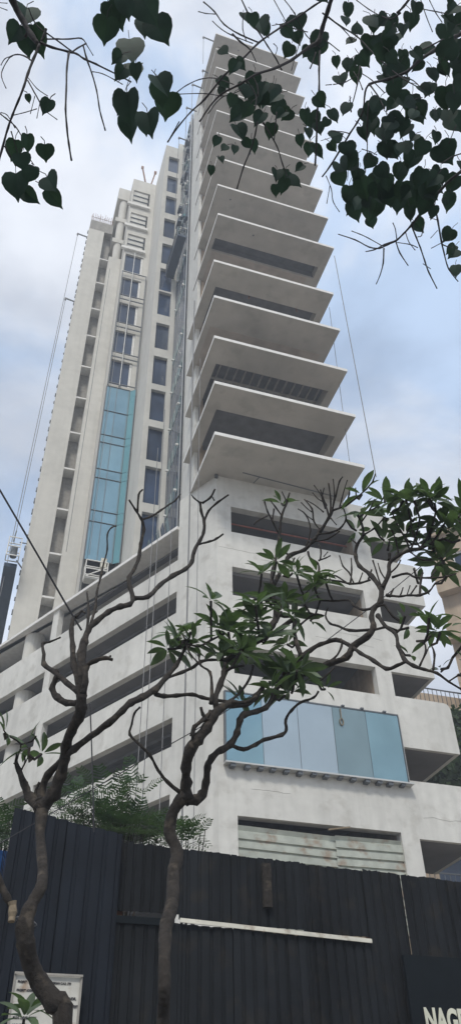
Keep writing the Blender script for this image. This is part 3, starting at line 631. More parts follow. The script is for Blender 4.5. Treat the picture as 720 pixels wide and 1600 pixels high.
tree('frangipani_tree', 'taller leafy frangipani tree with the upright trunk in the middle of the hoarding', 'tree', fR,
  W('255,1604,24 257,1556,22 257,1500,22 259,1450,24 266,1425,26 270,1400,24 271,1365,23 277,1340,24 274,1322,22 266,1305,22 266,1288,22 271,1268,19 281,1252,22 290,1243,28'),
  ['290,1245,26 291,1222,18 291,1200,18 297,1172,20 308,1155,22 322,1138,20 333,1118,18 345,1107,16 362,1100,14 384,1100,12 398,1090,10 410,1075,8',
   '292,1250,20 306,1250,19 317,1240,17 322,1222,13 324,1200,12 331,1184,12 345,1172,12 360,1163,13 370,1145,11 375,1125,11 381,1117,12 400,1112,10 415,1105,9 426,1090,9 436,1068,8 445,1050,8',
   '340,1110,12 336,1090,11 345,1070,9 350,1050,9 352,1035,7 362,1015,6',
   '360,1164,8 380,1171,7 400,1163,7 412,1156,7 440,1148,7 447,1140,6 446,1125,5 455,1110,5 470,1097,5 490,1090,4 497,1080,4',
   '288,1243,10 262,1222,7 247,1203,5 236,1182,5 220,1165,5 203,1148,5 206,1132,4 210,1115,4 219,1105,4',
   '438,1066,9 460,1058,10 483,1050,10 513,1037,11 541,1027,12 551,1010,12 573,995,13 583,980,11 580,965,9 584,950,10 594,940,10 595,918,10',
   '594,920,8 580,900,8 561,884,7 555,870,7 557,852,6 567,836,5 564,817,4 556,803,3',
   '596,920,9 607,897,7 608,880,7 622,868,6 640,860,6 656,857,6 675,848,5 692,842,4',
   '590,962,8 601,978,6 617,990,7 622,1010,7 631,1030,8 645,1040,7 662,1046,6 682,1052,5 700,1065,4 722,1078,4',
   '468,1028,9 484,1016,8 500,1007,8 525,1000,8 545,1008,7 562,1020,7 583,1032,7 603,1045,7 620,1040,6 634,1033,6',
   '352,1035,8 380,1015,9 405,1000,10 425,978,11 432,955,10 426,930,7 425,905,7',
   '405,1000,9 435,985,9 458,968,9 459,985,8 463,1005,8 470,1025,9',
   '426,922,7 433,903,7 445,882,8 452,868,8 475,859,7 489,845,7 500,830,6 514,808,6 520,795,5',
   '426,925,7 425,895,6 431,872,5 436,835,5 440,806,4 448,785,4'],
  ['300,1150,10 304,1136,8 318,1124,8 330,1112,9', '324,1126,9 317,1116,7 314,1105,5', '330,1100,8 331,1078,6 328,1050,5 314,1040,4 310,1022,3', '335,1090,6 345,1060,5 360,1045,4 380,1040,4', '350,1100,6 372,1085,5 390,1060,5 395,1040,4',
   '290,1005,3 310,1010,4 330,1000,4 350,990,4', '314,1040,4 296,1020,3 290,1000,3', '452,868,4 437,858,4', '436,835,4 425,813,4 418,800,3 413,783,3', '425,813,3 428,795,3', '418,806,3 400,815,3 397,820,2',
   '440,806,3 430,792,3 422,782,2', '448,785,3 452,770,3', '448,785,3 440,768,2', '514,808,4 507,785,3 500,765,3', '516,803,4 516,780,3 513,755,3', '518,798,4 524,775,3 530,752,3 535,745,2',
   '507,785,3 497,780,2 488,770,2', '510,790,3 500,772,2 490,758,2', '520,797,4 540,790,4 556,778,3 572,764,3 582,752,2', '540,790,3 545,772,3 546,760,2', '556,778,3 555,762,2', '505,800,3 490,788,2 478,782,2',
   '508,795,3 503,778,3 506,762,2', '520,790,3 522,770,2 520,748,2', '530,793,3 536,770,2 542,750,2', '500,828,3 490,815,3 487,795,3 475,780,2', '487,800,2 480,795,2 470,785,2', '476,858,3 485,830,3 478,805,3 465,795,2',
   '478,805,2 488,812,2', '497,835,4 515,832,4 530,826,4 540,812,3 537,797,3 533,790,2', '490,846,3 512,842,3 530,830,3', '515,808,3 525,820,2', '481,862,4 484,872,4 496,880,4 498,893,4 494,910,3 484,920,3 474,930,3',
   '497,876,4 508,872,3 516,868,3', '500,874,3 501,860,3 497,850,2', '505,870,2 512,862,2', '460,872,3 450,890,3 442,900,2', '578,906,4 562,911,4 545,912,4 530,908,3 515,906,3', '552,911,3 545,895,3 535,884,3 530,868,2', '547,910,3 549,890,3 548,872,2', '540,910,3 525,900,3 512,898,2', '560,911,3 566,895,2', '575,905,3 580,890,3',
   '594,915,4 588,895,3 582,876,3', '607,897,4 620,885,3 625,875,3', '608,865,5 608,875,6', '603,908,3 594,893,3 590,880,2',
   '604,930,6 622,932,4 640,930,4 655,930,5 670,924,4 679,912,3 692,905,2', '655,930,4 657,905,4 660,895,3', '640,930,3 650,915,3', '608,932,5 614,920,3', '612,902,5 635,896,4 648,902,4 672,903,4 695,901,3 712,896,2', '672,903,3 680,890,3 690,878,2', '625,930,3 629,918,2', '635,930,2 640,915,2', '650,900,3 646,888,2',
   '655,1040,4 664,1020,4 662,1005,3 650,1002,3', '676,1046,4 678,1022,4 673,1008,3', '700,1065,3 715,1055,3 722,1050,2', '688,1050,3 700,1040,3 706,1028,3', '664,1022,3 670,1010,2',
   '600,980,5 580,984,5 545,985,5 528,978,4 515,974,4 508,962,3 512,950,3', '582,950,5 567,953,5 552,946,5 545,938,4 520,939,4 500,938,3', '583,948,3 600,945,4', '470,975,4 490,960,4 505,962,3', '425,945,5 410,935,4 404,925,3', '408,940,4 397,937,4 388,948,4 380,954,3', '400,942,3 403,950,3',
   '592,395,0' if 0 else '608,845,3 605,860,4', '640,860,4 632,840,4 620,820,3 612,800,3', '640,860,4 650,835,4 655,810,3', '656,857,4 672,830,4 680,800,3', '656,857,4 645,835,3 640,810,3', '675,848,4 690,825,4 700,805,3', '622,868,4 618,845,3 610,825,3', '632,840,3 640,822,3', '557,850,3 548,842,3', '563,817,3 575,800,3 585,780,3', '575,800,3 590,790,3 600,775,3', '582,752,3 586,740,2', '567,836,4 585,825,4 600,808,3', '640,862,3 660,875,3 690,872,3',
   '483,1048,4 520,1030,4 533,1010,4 532,998,3', '483,1050,4 495,1065,3 510,1055,3 522,1043,3'],
  [(266, 1000, 36, 8), (290, 978, 36, 9), (318, 965, 34, 9), (335, 985, 36, 9), (352, 1000, 38, 9), (375, 972, 40, 9), (345, 1020, 34, 8), (385, 1000, 42, 10), (400, 1030, 44, 10), (372, 1045, 40, 9), (418, 1010, 42, 10), (440, 1000, 36, 9), (425, 1055, 44, 10), (450, 1035, 40, 9), (460, 1070, 44, 10), (398, 1075, 36, 8), (430, 1085, 34, 8), (310, 1010, 30, 7), (362, 1020, 40, 9), (405, 985, 36, 8), (440, 1050, 46, 10),
   (452, 1092, 38, 5), (462, 1065, 40, 8), (400, 918, 30, 8), (425, 905, 32, 8), (450, 920, 34, 9), (470, 938, 34, 9), (492, 935, 32, 8), (440, 948, 34, 9), (478, 958, 34, 8), (412, 945, 32, 8), (458, 903, 28, 6), (500, 950, 26, 6), (430, 970, 30, 6), (510, 1058, 22, 4), (420, 925, 34, 8), (462, 955, 34, 8), (485, 915, 28, 6),
   (448, 778, 24, 6), (586, 745, 36, 5), (578, 785, 38, 8), (590, 805, 36, 8), (565, 800, 26, 5), (612, 800, 34, 8), (628, 785, 36, 9), (650, 790, 36, 9), (662, 800, 34, 9), (680, 790, 36, 9), (697, 808, 40, 9), (706, 835, 44, 10), (690, 835, 38, 9), (650, 820, 32, 8), (672, 822, 36, 9), (632, 812, 32, 8), (610, 825, 28, 7), (716, 860, 44, 8), (600, 815, 30, 7), (720, 800, 40, 8), (705, 858, 40, 8), (660, 838, 30, 6), (684, 850, 34, 6), (640, 800, 34, 8), (718, 835, 44, 8),
   (688, 878, 34, 6), (660, 888, 26, 2), (672, 915, 24, 2), (668, 985, 30, 8), (690, 998, 34, 8), (650, 1000, 30, 4), (662, 990, 34, 5), (705, 1010, 32, 6), (648, 945, 30, 2), (655, 960, 30, 1), (608, 985, 22, 3), (718, 1060, 26, 5), (716, 1095, 24, 5), (706, 1025, 22, 4)], 5, 'frangipani trees in front of the hoarding', 1.04)

# cut branch stub wired to the left trunk
st = thing('branch_stub', at(20, 1420, 5.6), 'sawn branch stub with pale cut end, wired beside the left tree trunk', 'branch')
b = B(); limb(b, W('-14,1345,14 -2,1375,14 12,1403,13 20,1418,12'), lambda x, y: at(x, y, 5.6), 3, 8, .06); b.build('stub', 'bark', st, smooth=True)
b = B(); limb(b, W('20,1408,13 20,1425,14 19,1440,12'), lambda x, y: at(x, y, 5.55), 2, 8, .12); b.build('cut_end', 'cut', st)
def ring(x, y, w, tilt, d, label):
    c = at(x, y, d); r = w / 2 * depth(c) / FPX; b = B()
    pts = [c + Vector((r * math.cos(a), r * math.sin(a), tilt * r * math.cos(a))) for a in [i * math.pi / 10 for i in range(21)]]
    b.tube(pts, .0035, 5, False); return tag(b.build('binding_wire', 'rope'), label, 'wire')
ring(41, 1440, 34, -.25, 5.65, 'pale binding wire round the left trunk beside the sawn stub')
# small potted-height sapling in front of the notice board
sp = thing('young_plant', Vector((at(38, 1590, 6.4).x, at(38, 1590, 6.4).y, .13)), 'young broad-leaved plant in front of the notice board', 'plant')
b = B(); c = at(38, 1592, 6.4); b.tube([Vector((c.x, c.y, .1)), Vector((c.x + .03, c.y, 1.2)), c], [.02, .016, .01], 6); b.build('stem', 'bark', sp)
b = B(); rnd = random.Random(2); rosette(b, c, .21, 9, Vector((0, -.2, 1)), rnd); rosette(b, c + Vector((.02, 0, .05)), .17, 5, Vector((.2, 0, 1)), rnd); b.build('leaves', 'leaf', sp)

# feathery shrubs behind the hoarding
def frond(b, p, d, L, rnd):
    d = d.normalized(); s = d.cross(Vector((0, 0, 1))).normalized(); n = 9
    for i in range(n):
        t = (i + 1) / n; c = p + d * L * t - Vector((0, 0, .18 * L * t * t))
        for sg_ in (-1, 1):
            dd = (s * sg_ + d * .45 + Vector((0, 0, rnd.uniform(-.25, .1)))).normalized(); ll = L * .34 * (1.1 - abs(t - .45)); wv = d * (L * .042)
            e = c + dd * ll; b.vf([c - wv * .4, c + wv * .4, e + wv, e - wv * .6], [(0, 1, 2, 3)])
def shrub(label, spots, dist, rootpx, seed, grp='feathery shrubs behind the hoarding'):
    rnd = random.Random(seed); g0 = at(rootpx, 1400, dist); root = Vector((g0.x, g0.y, 0)); o = thing('feathery_shrub', root, label, 'shrub', grp)
    st_ = B(); b = B()
    hub = root + Vector((0, 0, 3.2)); st_.tube([root, root + Vector((.05, 0, 1.6)), hub], [.05, .04, .03], 7)
    for x, y, rx, ry, n in spots:
        for i in range(n):
            a = rnd.random() * 6.28; q = math.sqrt(rnd.random()); p = at(x + rx * q * math.cos(a), y + ry * q * math.sin(a), dist + rnd.uniform(-.4, .5))
            dr = Vector((rnd.uniform(-1, 1), rnd.uniform(-.6, .6), rnd.uniform(-.25, .7))); frond(b, p, dr, rnd.uniform(.22, .42), rnd)
            if i % 4 == 0: st_.tube([hub, hub.lerp(p, .5) + Vector((0, 0, .1)), p], [.016, .010, .005], 4)
    st_.build('stem', 'bark', o); b.build('leaves', 'feather', o)
shrub('wide feathery-leaved shrub rising behind the hoarding between the two trees', [(155, 1258, 58, 32, 48), (190, 1292, 60, 16, 100), (125, 1265, 32, 22, 24), (205, 1232, 28, 22, 10), (245, 1300, 25, 14, 16)], 10.4, 180, 1)
shrub('small feathery sprig right of the upright trunk at the hoarding top', [(300, 1300, 22, 12, 16), (285, 1312, 12, 12, 8)], 9.9, 292, 2)
shrub('dense leafy shrub past the left end of the hoarding', [(2, 1300, 20, 30, 45), (12, 1285, 10, 22, 16)], 10.6, 0, 3)

# ------------------------------------------------------------------ overhanging peepal trees
HP = [(0, 0), (.18, -.07), (.38, -.04), (.51, .15), (.52, .36), (.42, .58), (.25, .75), (.09, .88), (.01, 1.04)]
def heart(b, base, d, nrm, L, wd=1.0, fold=.18):
    d = d.normalized(); s = d.cross(nrm); s = s.normalized() if s.length > 1e-4 else d.orthogonal().normalized(); n = s.cross(d); o = len(b.v)
    mid = [0, .02, .08, .2, .38, .58, .76, .9, 1.04]
    for (x, y), m in zip(HP, mid): b.v += [base + d * (L * m) - n * (.10 * L * m * m), base + d * (L * y) + s * (x * L * wd) + n * (fold * x * L - .10 * L * y * y), base + d * (L * y) - s * (x * L * wd) + n * (fold * x * L - .10 * L * y * y)]
    for i in range(len(HP) - 1):
        a = o + 3 * i; c = a + 3; b.f += [[a, a + 1, c + 1, c], [a, c, c + 2, a + 2]]; b.m += [b.mi] * 2
def peepal(label, base, first, branches, leaves, d, seed):
    rnd = random.Random(seed)
    def fn(x, y): return ats(x, y, d + .22 * math.sin(x / 41. + seed) + .2 * math.sin(y / 53. + 1))
    o = thing('peepal_tree', base, label, 'tree', 'peepal trees overhanging from behind')
    P = [Vector(base), Vector(base) + Vector((0, 0, 1.5))] + [Vector(q) for q in first]
    e = fn(*W(branches[0])[0][:2]); P.append(e); b = B(); Q = spline(P, 5); r1 = W(branches[0])[0][2] / 2 * depth(e) / FPX
    rr = [.26 * (1 - i / (len(Q) - 1)) ** 1.0 + r1 for i in range(len(Q))]; b.tube(Q, rr, 12); b.build('trunk', 'bark2', o, smooth=True)
    for s in branches:
        if s: b = B(); limb(b, W(s), fn, 3, 6, .08, wk=.85); b.build('branch', 'bark2', o, smooth=True)
    b = B()
    for it in leaves:
        x, y, sz = it[:3]; sz *= rnd.uniform(.72, .98); ang = it[3] if len(it) > 3 else rnd.uniform(-50, 50)
        tilt = rnd.uniform(-.5, .5); tilt2 = rnd.uniform(-.5, .5)
        c = fn(x, y) + FB * rnd.uniform(-.12, .25); L = sz * 1.02 * depth(c) / FPX
        a = R(ang); dd = (-UB * math.cos(a) + RB * math.sin(a)) + FB * tilt; dd.normalize()
        nn = (-FB + RB * tilt2 + UB * rnd.uniform(-.3, .3)); bs_ = c - dd * (L * .45)
        heart(b, bs_, dd, nn, L, rnd.uniform(.72, 1.1), rnd.uniform(-.15, .5))
        b.mi = 1; b.tube([bs_ - dd * (L * .5) + RB * rnd.uniform(-.02, .02) + FB * .01, bs_ - dd * (L * .2), bs_ + dd * (L * .05)], [.0016] * 3, 4); b.mi = 0
    b.build('leaves', ['leaf2', 'bark2'], o)
    return o
peepal('peepal tree with large heart-shaped leaves hanging in at the upper left', (-3.6, -2.2, 0), [(-2.6, -1.2, 3.6), (-1.6, -.1, 4.7)],
 ['14,-30,15 20,0,15 36,32,14 50,55,12 61,70,10', '62,70,7 53,92,6 44,115,6 38,135,5 29,158,5 20,180,5 13,200,5 4,232,5 -6,270,5', '64,67,6 82,74,5 108,81,5 120,84,4 132,92,4 150,100,4 168,109,3 186,118,3 205,128,3',
  '45,12,2 52,30,3 62,44,3 75,53,3 95,67,3 112,80,3', '64,66,6 70,54,7 72,45,6', '72,61,3 90,61,3 110,61,3 128,60,3 137,72,2 146,87,2', '112,82,4 122,75,3 135,68,3', '40,58,6 45,48,6',
  '108,83,5 105,105,4 104,140,4 103,170,4 105,200,4 108,225,4 112,250,4', '130,70,3 136,92,4 144,115,3 151,140,3 155,165,3 158,180,3 165,204,3', '145,112,2 160,115,2 178,124,2 192,132,2',
  '50,95,3 40,88,3 28,85,3 18,88,3 12,95,2 5,108,2 3,120,2 10,138,2', '18,88,2 8,92,2 2,102,1', '44,126,3 54,144,3 63,160,3 70,172,2 90,187,2', '45,122,2 58,138,2 75,150,1', '22,180,2 38,176,2 58,170,2', '63,160,1.5 58,185,1.5', '55,150,1.5 48,178,1.5',
  '-4,174,3 10,185,3 25,198,3 36,215,2 50,232,2', '8,228,4 16,243,3 25,260,2', '18,205,3 24,225,2 32,250,2', '24,200,2 12,180,2 2,176,2', '34,212,1.5 38,235,1.5', '-4,4,1.5 12,5,1.5', '-4,10,1.5 12,16,1.5'],
 [(30, 36, 60, 5), (18, 38, 46, -25), (42, 22, 50, 20), (34, 8, 50, 0), (19, 101, 16, 10), (74, 168, 27, -25), (46, 189, 29, 0), (10, 215, 34, -20), (24, 216, 22, 0), (56, 246, 34, 0), (60, 265, 36, 40), (42, 264, 36, 10), (18, 277, 46, 5), (33, 282, 30, 50), (70, 268, 42, 30), (45, 270, 30, -20),
  (207, 95, 46, -35 - 180), (212, 108, 34, 0), (190, 122, 34, -30), (188, 150, 48, -15), (205, 185, 56, 5), (222, 175, 34, 10), (232, 186, 46, 10), (252, 112, 54, -5), (248, 130, 40, 10), (257, 157, 44, 30), (195, 165, 46, 0),
  (165, 45, 46, -12), (174, 50, 30, -40), (195, 30, 56, 10), (203, 40, 46, 15), (172, 5, 40, 20), (232, 15, 60, 25), (222, 18, 46, 0), (245, 12, 56, 30), (184, 14, 46, 10)], 3.3, 3)
PRL = '''350,95,22 345,110,20 375,105,28 395,105,30 385,125,28 375,150,30 365,122,30 370,175,34 385,180,30 405,180,32 430,150,32 440,165,30 420,110,36 430,130,30 397,130,30 367,212,22 387,203,24 418,125,34 350,98,24 375,135,32 405,120,32 440,145,34 362,160,26 375,190,32 398,195,26 425,170,32 450,160,26 410,140,28
337,195,24 350,208,16 328,233,18 345,236,18 346,118,18 433,265,24 433,283,24 441,298,26 455,252,28 463,268,28 447,258,20 468,260,22 495,160,28 503,178,24 475,192,28 480,215,26 499,225,30 490,200,22 497,168,26 472,200,24 508,195,18
385,2,22 408,28,40 395,38,22 416,20,30 455,40,30 467,25,28 450,48,24 500,45,34 482,62,22 495,70,22 455,0,26 500,2,30 470,20,24 503,55,30 545,8,32 560,35,26,180 535,52,22 530,75,20 555,65,24 580,52,26 565,85,26 545,95,26 572,78,26 590,10,30 600,30,28 620,20,28 635,12,26 610,45,30 640,35,28 600,85,36 620,80,34 640,75,34 645,45,30 615,110,32 635,105,30 625,128,26 644,140,16 650,90,30 675,47,32,-60 695,8,36 715,15,36 700,60,26 690,95,36,160 680,110,32 655,130,36 670,142,36 682,128,26 715,120,42 710,150,42 700,175,38 715,60,32 715,90,32 595,60,28 625,60,30 605,65,28
522,178,26 535,180,30,120 524,212,20 585,172,36 597,158,30 575,188,30 610,155,30 625,165,36 640,170,34 655,175,30 612,185,28 640,188,28 605,200,32 620,215,30 608,215,26 645,215,20 670,200,28 680,215,26 712,210,38 720,200,36 578,170,34 632,155,34 618,175,34 650,165,30
548,238,34,180 530,255,28 545,262,32 530,280,28 555,285,30 560,315,40 578,332,38,-10 592,322,20 575,255,28 595,250,32 600,280,34 615,290,34 625,245,34 640,240,34 655,235,32 660,265,36 640,275,36 630,300,38 645,312,38 660,312,36 670,290,34 655,332,36 680,265,34 690,270,30 700,265,30 715,275,38 718,290,32 695,320,22 692,250,26 565,300,38 585,275,32 618,262,34 605,300,32 675,305,30 560,262,30 572,290,34 640,255,34 585,300,30 648,290,36 665,335,28 645,325,32 590,262,30 610,275,34
715,385,28 718,415,26 716,345,24 722,368,26 705,130,40 698,150,40 718,180,40 695,190,34 712,40,34 700,30,30 718,100,36 705,105,34'''
pl_ = [tuple(float(q) for q in t.split(',')) for t in PRL.split()]
pl_ += [(a[0] + random.uniform(-9, 9), a[1] + random.uniform(-9, 9), a[2] * .9) for a in pl_ if a[0] > 530 and random.random() < .45]
peepal('peepal tree with a dense crown of dark heart-shaped leaves hanging in at the upper right', (6.5, -1.5, 0), [(5.9, -.6, 3.6), (5.0, .6, 4.6)],
 ['800,10,11 760,30,10 720,52,9 696,66,9 676,80,8 653,95,7 635,112,6 605,124,6 578,131,5 570,144,4 567,172,4 557,192,4 546,209,4 530,236,4 515,260,4 503,276,3',
  '522,-14,9 512,15,9 503,45,9 497,65,10 482,74,8 458,92,7 431,106,6 400,116,5 376,131,5 346,147,4 328,166,3 312,190,3',
  '505,0,4 490,9,4 466,26,4 438,43,4 404,67,4 376,95,4 350,118,4 320,155,4 300,173,3 280,196,3 262,222,3', '318,3,3 335,18,3 350,38,3 375,54,3 405,67,3', '310,18,2 322,21,2 336,22,2', '332,33,2 345,45,2 362,55,2 395,68,2', '363,53,4 375,65,4 390,77,3 400,97,2',
  '380,22,2 379,45,2 385,65,2', '375,-5,3 386,18,3 395,38,3 404,50,3 418,72,3 431,92,3 440,110,3', '425,-5,2 440,22,2 447,35,2', '440,-5,2 458,18,2 478,55,2 500,75,2', '427,68,2 433,75,1.5 430,85,1.5', '425,40,1.5 440,38,2 460,45,2 480,50,2', '470,60,1.5 462,85,1.5 455,110,1.5',
  '499,80,5 498,110,4 498,140,4 495,180,4 494,220,4 492,258,4', '493,82,4 489,95,3 484,107,3', '402,190,4 398,212,3 391,235,3 380,262,3 370,295,3', '411,192,4 422,210,3 433,230,3 441,256,3 448,275,2', '432,175,3 430,195,3 428,220,2', '262,222,2 280,190,2',
  '265,155,2 278,143,2 292,133,2 312,124,2 335,122,2 365,132,2', '280,147,2 320,146,2 352,150,2 378,140,2', '395,120,3 402,135,3 403,150,3', '385,125,3 400,150,3 398,170,3', '350,150,2 338,160,2 325,178,2',
  '503,20,3 530,40,3 555,55,3 572,72,3 600,100,3 628,122,3 650,135,2', '556,0,2 575,14,2 592,24,2', '513,26,2 535,45,2 550,62,2', '500,58,2 515,68,2 530,80,2', '620,20,5 630,10,5 642,-6,6', '592,24,3 610,30,3 625,20,4', '655,-5,2 665,25,2 675,50,2', '670,0,2 680,20,2 690,35,2', '648,12,2 680,18,2 700,22,2', '655,80,3 675,70,3 690,62,3',
  '520,132,2 540,128,2 560,115,2', '518,132,2 508,133,1.5', '562,103,3 558,130,3 552,155,2 549,163,2', '576,131,4 590,150,3 600,170,3', '566,140,3 560,125,2 552,112,2', '548,175,3 546,150,2', '565,115,2 580,125,2 600,145,2', '575,160,3 573,200,3 573,240,2 570,270,2', '546,209,3 535,206,2 520,205,2', '565,233,2 578,237,2 588,242,2', '630,120,3 645,126,2 660,140,2',
  '509,275,2 517,295,2 520,315,2 530,331,2', '515,290,1.5 510,318,1.5', '720,268,8 702,282,7 685,300,6 665,322,6 653,338,5 642,352,5 630,365,4 618,376,4 605,382,4 592,388,3 576,386,3 555,375,3 528,366,2', '620,375,3 600,382,3 585,390,3 571,393,2', '596,384,2 575,372,2 562,366,2 549,361,2', '599,388,3 598,411,3 593,430,2 587,444,2', '618,378,3 624,395,3 637,415,2', '642,352,4 650,372,3 656,387,3 663,408,3 669,425,3 682,451,2',
  '676,318,5 680,330,4 683,344,4 689,378,4 693,395,3 700,420,3 715,440,2', '690,382,3 700,386,2 706,387,2', '633,363,2 638,378,2 648,391,2', '619,373,2 617,358,2 613,348,2', '620,379,1.5 640,382,2 652,387,2', '652,370,2 658,368,2 660,353,2', '660,412,1.5 672,420,1.5', '683,344,1.5 670,340,1', '690,378,1.5 703,375,1', '688,380,1.5 673,388,1', '683,360,1.5 672,372,1', '720,240,3 705,245,3 690,255,3', '700,225,2 712,195,2'],
 pl_, 4.6, 8)

# ------------------------------------------------------------------ neighbours on the right
NB = thing('apartment_building', (28, 38, 0), 'peach plastered apartment block with projecting floors at the right edge', 'building')
c0 = Vector((26.7, 36.2)); dn = Vector((.67, -.74)).normalized(); nn = Vector((.74, .67)).normalized()
win = []
for k in range(9):
    z = 3.4 + k * 3.55
    for u in (1.3, 6.0, 10.5): win.append((u, u + 2.2, z + 1.2, z + 2.8))
b = B(); b.wall(c0, dn, nn, 0, 15, 0, 36.3, .3, win); b.build('front_wall', 'peach', NB)
b = B(); b.wall(c0, nn, dn, .3, 12, 0, 36.3, .3, []); b.build('side_wall', 'peach', NB)
b = B(); q = [c0 - nn * .3 - dn * .1, c0 + dn * 15 - nn * .3, c0 + dn * 15 + nn * 12, c0 + nn * 12 - dn * .1]; b.prism([tuple(p) for p in q], 36.3, 36.6); b.build('roof', 'peach', NB)
for k in range(9):
    z = 3.0 + k * 3.55; b = B(); P = [c0 - nn * .7 - dn * .02, c0 + dn * 15 - nn * .7, c0 + dn * 15 - nn * .004, c0 - dn * .02 - nn * .004]
    b.prism([tuple(p) for p in P], z, z + 1.15); b.build('ledge', 'peach', NB)
for (u0, u1, z0, z1) in win:
    def P3(u, z, t): v = c0 + dn * u + nn * t; return (v.x, v.y, z)
    b = B()
    for a, c in ((P3(u0, z0 + .05, .1), P3(u1, z0 + .05, .1)), (P3(u0, z1 - .05, .1), P3(u1, z1 - .05, .1)), (P3(u0 + .05, z0, .1), P3(u0 + .05, z1, .1)), (P3(u1 - .05, z0, .1), P3(u1 - .05, z1, .1)), (P3((u0 + u1) / 2, z0, .1), P3((u0 + u1) / 2, z1, .1))): b.bar(a, c, .1)
    f = b.build('window', 'winwhite', NB)
    b = B(); b.vf([P3(u0, z0, .2), P3(u1, z0, .2), P3(u1, z1, .2), P3(u0, z1, .2)], [(0, 1, 2, 3)]); b.build('pane', 'pane', f)
# lower block with balcony railings seen past the podium end
LB = thing('low_apartment_block', (24, 36, 0), 'lower yellowish block with railed balconies between the podium and the peach block', 'building')
b = B(); b.box(22.8, 33, 37.5, 46, 0, 24.9); b.build('wall', 'peach', LB)
for z in (9.5, 13, 16.5, 20, 23.5):
    b = B(); b.box(22.2, 32, 36.3, 37.49, z - .18, z); sl = b.build('balcony', 'peach', LB)
    b = B()
    for i in range(34): x = 22.3 + i * .29; b.box(x, x + .03, 36.34, 36.37, z, z + 1.0)
    b.box(22.25, 32, 36.32, 36.39, z + 1.0, z + 1.06); b.build('railing', 'mullion', sl)
for z in (10.3, 13.8, 17.3, 20.8):
    for x in (23.6, 26.6, 29.4): b = B(); b.box(x, x + 1.5, 37.44, 37.495, z, z + 1.7); b.build('window', 'pane', LB)

def crown(name, label, base, h, blobs, n, ls, seed, matn='treeleaf', grp=None):
    rnd = random.Random(seed); o = thing(name, base, label, 'tree', grp); base = Vector(base); b = B(); top = base + Vector((0, 0, h))
    b.tube([base, base + Vector((.1, .05, h * .5)), top], [.22, .16, .08], 8)
    for c, r in blobs: b.tube([base + Vector((0, 0, h * .6)), (base + Vector((0, 0, h * .8))).lerp(Vector(c), .5), Vector(c)], [.1, .06, .02], 6)
    b.build('trunk', 'bark', o, smooth=True); b = B()
    for c, r in blobs:
        c = Vector(c)
        for i in range(n):
            v = Vector((rnd.gauss(0, 1), rnd.gauss(0, 1), rnd.gauss(0, .8))); v = v.normalized() * r * (rnd.random() ** .4); p = c + v
            d = Vector((rnd.uniform(-1, 1), rnd.uniform(-1, 1), rnd.uniform(-1, .3))).normalized(); s = d.orthogonal().normalized() * ls * .5; s.rotate(Matrix.Rotation(rnd.random() * 6.28, 3, d))
            b.vf([p, p + d * ls * .5 + s, p + d * ls, p + d * ls * .5 - s], [(0, 1, 2, 3)])
    b.build('crown', matn, o)
def H(x, y, d): return tuple(at(x, y, d))
crown('broadleaf_tree', 'dark leafy tree beyond the right end of the podium', (24.5, 31, 0), 11.5,
      [(H(700, 1205, 36), 1.6), (H(712, 1170, 37), 1.3), (H(690, 1215, 36), 1.1), (H(725, 1190, 37), 1.6), (H(720, 1130, 38), 1.0)], 420, .28, 21)

# ------------------------------------------------------------------ sky and light
SUN_EL, SUN_AZ = 52, 205                           # azimuth clockwise from +Y
w = bpy.data.worlds.new('World'); S.world = w; w.use_nodes = True; nt = w.node_tree; N = nt.nodes; L = nt.links
bg = N['Background']; bg.inputs['Strength'].default_value = .10
sky = N.new('ShaderNodeTexSky'); sky.sky_type = 'NISHITA'; sky.sun_disc = False; sky.sun_elevation = R(SUN_EL); sky.sun_rotation = R(SUN_AZ)
sky.air_density = 1.3; sky.dust_density = 2.5; sky.ozone_density = 1.5
tc = N.new('ShaderNodeTexCoord'); mp = N.new('ShaderNodeMapping'); mp.inputs['Scale'].default_value = (1, 1, 1.5); mp.inputs['Location'].default_value = (.35, .1, .6)
L.new(tc.outputs['Generated'], mp.inputs[0])
n1 = N.new('ShaderNodeTexNoise'); n1.inputs['Scale'].default_value = 3.2; n1.inputs['Detail'].default_value = 8; n1.inputs['Roughness'].default_value = .52; n1.inputs['Distortion'].default_value = .25
L.new(mp.outputs[0], n1.inputs['Vector'])
mr = N.new('ShaderNodeMapRange'); mr.interpolation_type = 'SMOOTHSTEP'; mr.inputs[1].default_value = .34; mr.inputs[2].default_value = .62; mr.inputs[3].default_value = .55; mr.inputs[4].default_value = 1.0
L.new(n1.outputs[0], mr.inputs[0])
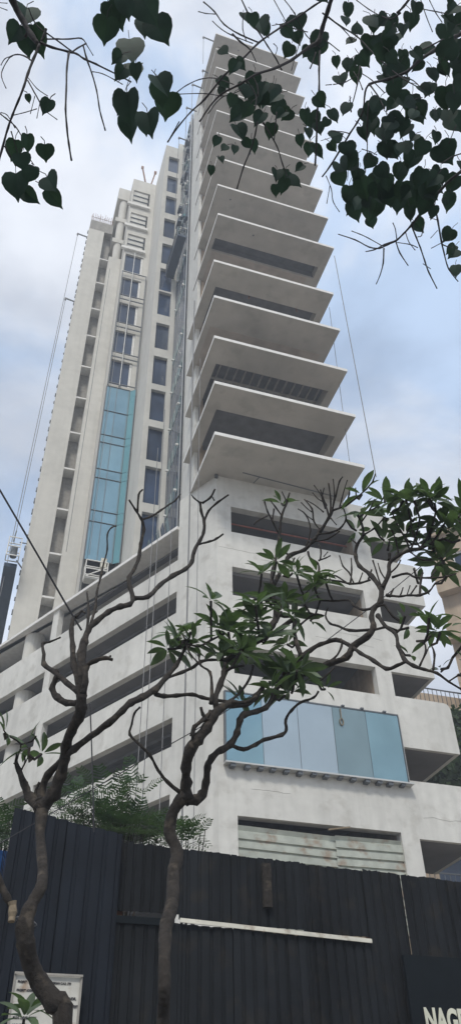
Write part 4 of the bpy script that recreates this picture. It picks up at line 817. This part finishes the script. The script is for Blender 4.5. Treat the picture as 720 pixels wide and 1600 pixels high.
n2 = N.new('ShaderNodeTexNoise'); n2.inputs['Scale'].default_value = 2.6; n2.inputs['Detail'].default_value = 9; n2.inputs['Roughness'].default_value = .55; n2.inputs['Distortion'].default_value = .3; L.new(mp.outputs[0], n2.inputs['Vector'])
cr_ = N.new('ShaderNodeMix'); cr_.data_type = 'RGBA'; cr_.inputs[6].default_value = (5.3, 6.8, 9.2, 1); cr_.inputs[7].default_value = (8.9, 9.3, 10.1, 1)
mr2 = N.new('ShaderNodeMapRange'); mr2.interpolation_type = 'SMOOTHSTEP'; mr2.inputs[1].default_value = .38; mr2.inputs[2].default_value = .56; L.new(n2.outputs[0], mr2.inputs[0]); L.new(mr2.outputs[0], cr_.inputs[0])
mx = N.new('ShaderNodeMix'); mx.data_type = 'RGBA'; L.new(mr.outputs[0], mx.inputs[0]); L.new(sky.outputs[0], mx.inputs[6]); L.new(cr_.outputs[2], mx.inputs[7])
L.new(mx.outputs[2], bg.inputs['Color'])
sd = bpy.data.lights.new('sun', 'SUN'); sd.energy = 2.3; sd.angle = R(10); sd.color = (1, .96, .88); so = bpy.data.objects.new('sun', sd); COL.objects.link(so)
az = R(SUN_AZ); el = R(SUN_EL); dv = Vector((math.sin(az) * math.cos(el), math.cos(az) * math.cos(el), math.sin(el)))
so.rotation_euler = dv.to_track_quat('Z', 'Y').to_euler(); so.location = (0, -5, 40)
S.view_settings.view_transform = 'Standard'; S.view_settings.look = 'None'; S.view_settings.gamma = 1; S.view_settings.exposure = 0.15
S.view_settings.use_curve_mapping = False
for o in bpy.data.objects:
    if '_o' in o: del o['_o']
hz = B(); hz.box(-60, 70, -20, 75, -1, 90); hz = hz.build('haze', 'ground'); hz.data.materials.clear(); hz['kind'] = 'stuff'
hm = bpy.data.materials.new('haze_air'); hm.use_nodes = True; N = hm.node_tree.nodes; N.remove(N['Principled BSDF']); pv = N.new('ShaderNodeVolumePrincipled')
pv.inputs['Color'].default_value = (.86, .92, 1, 1); pv.inputs['Density'].default_value = .0024; pv.inputs['Anisotropy'].default_value = .2
hm.node_tree.links.new(pv.outputs[0], N['Material Output'].inputs['Volume']); hz.data.materials.append(hm)
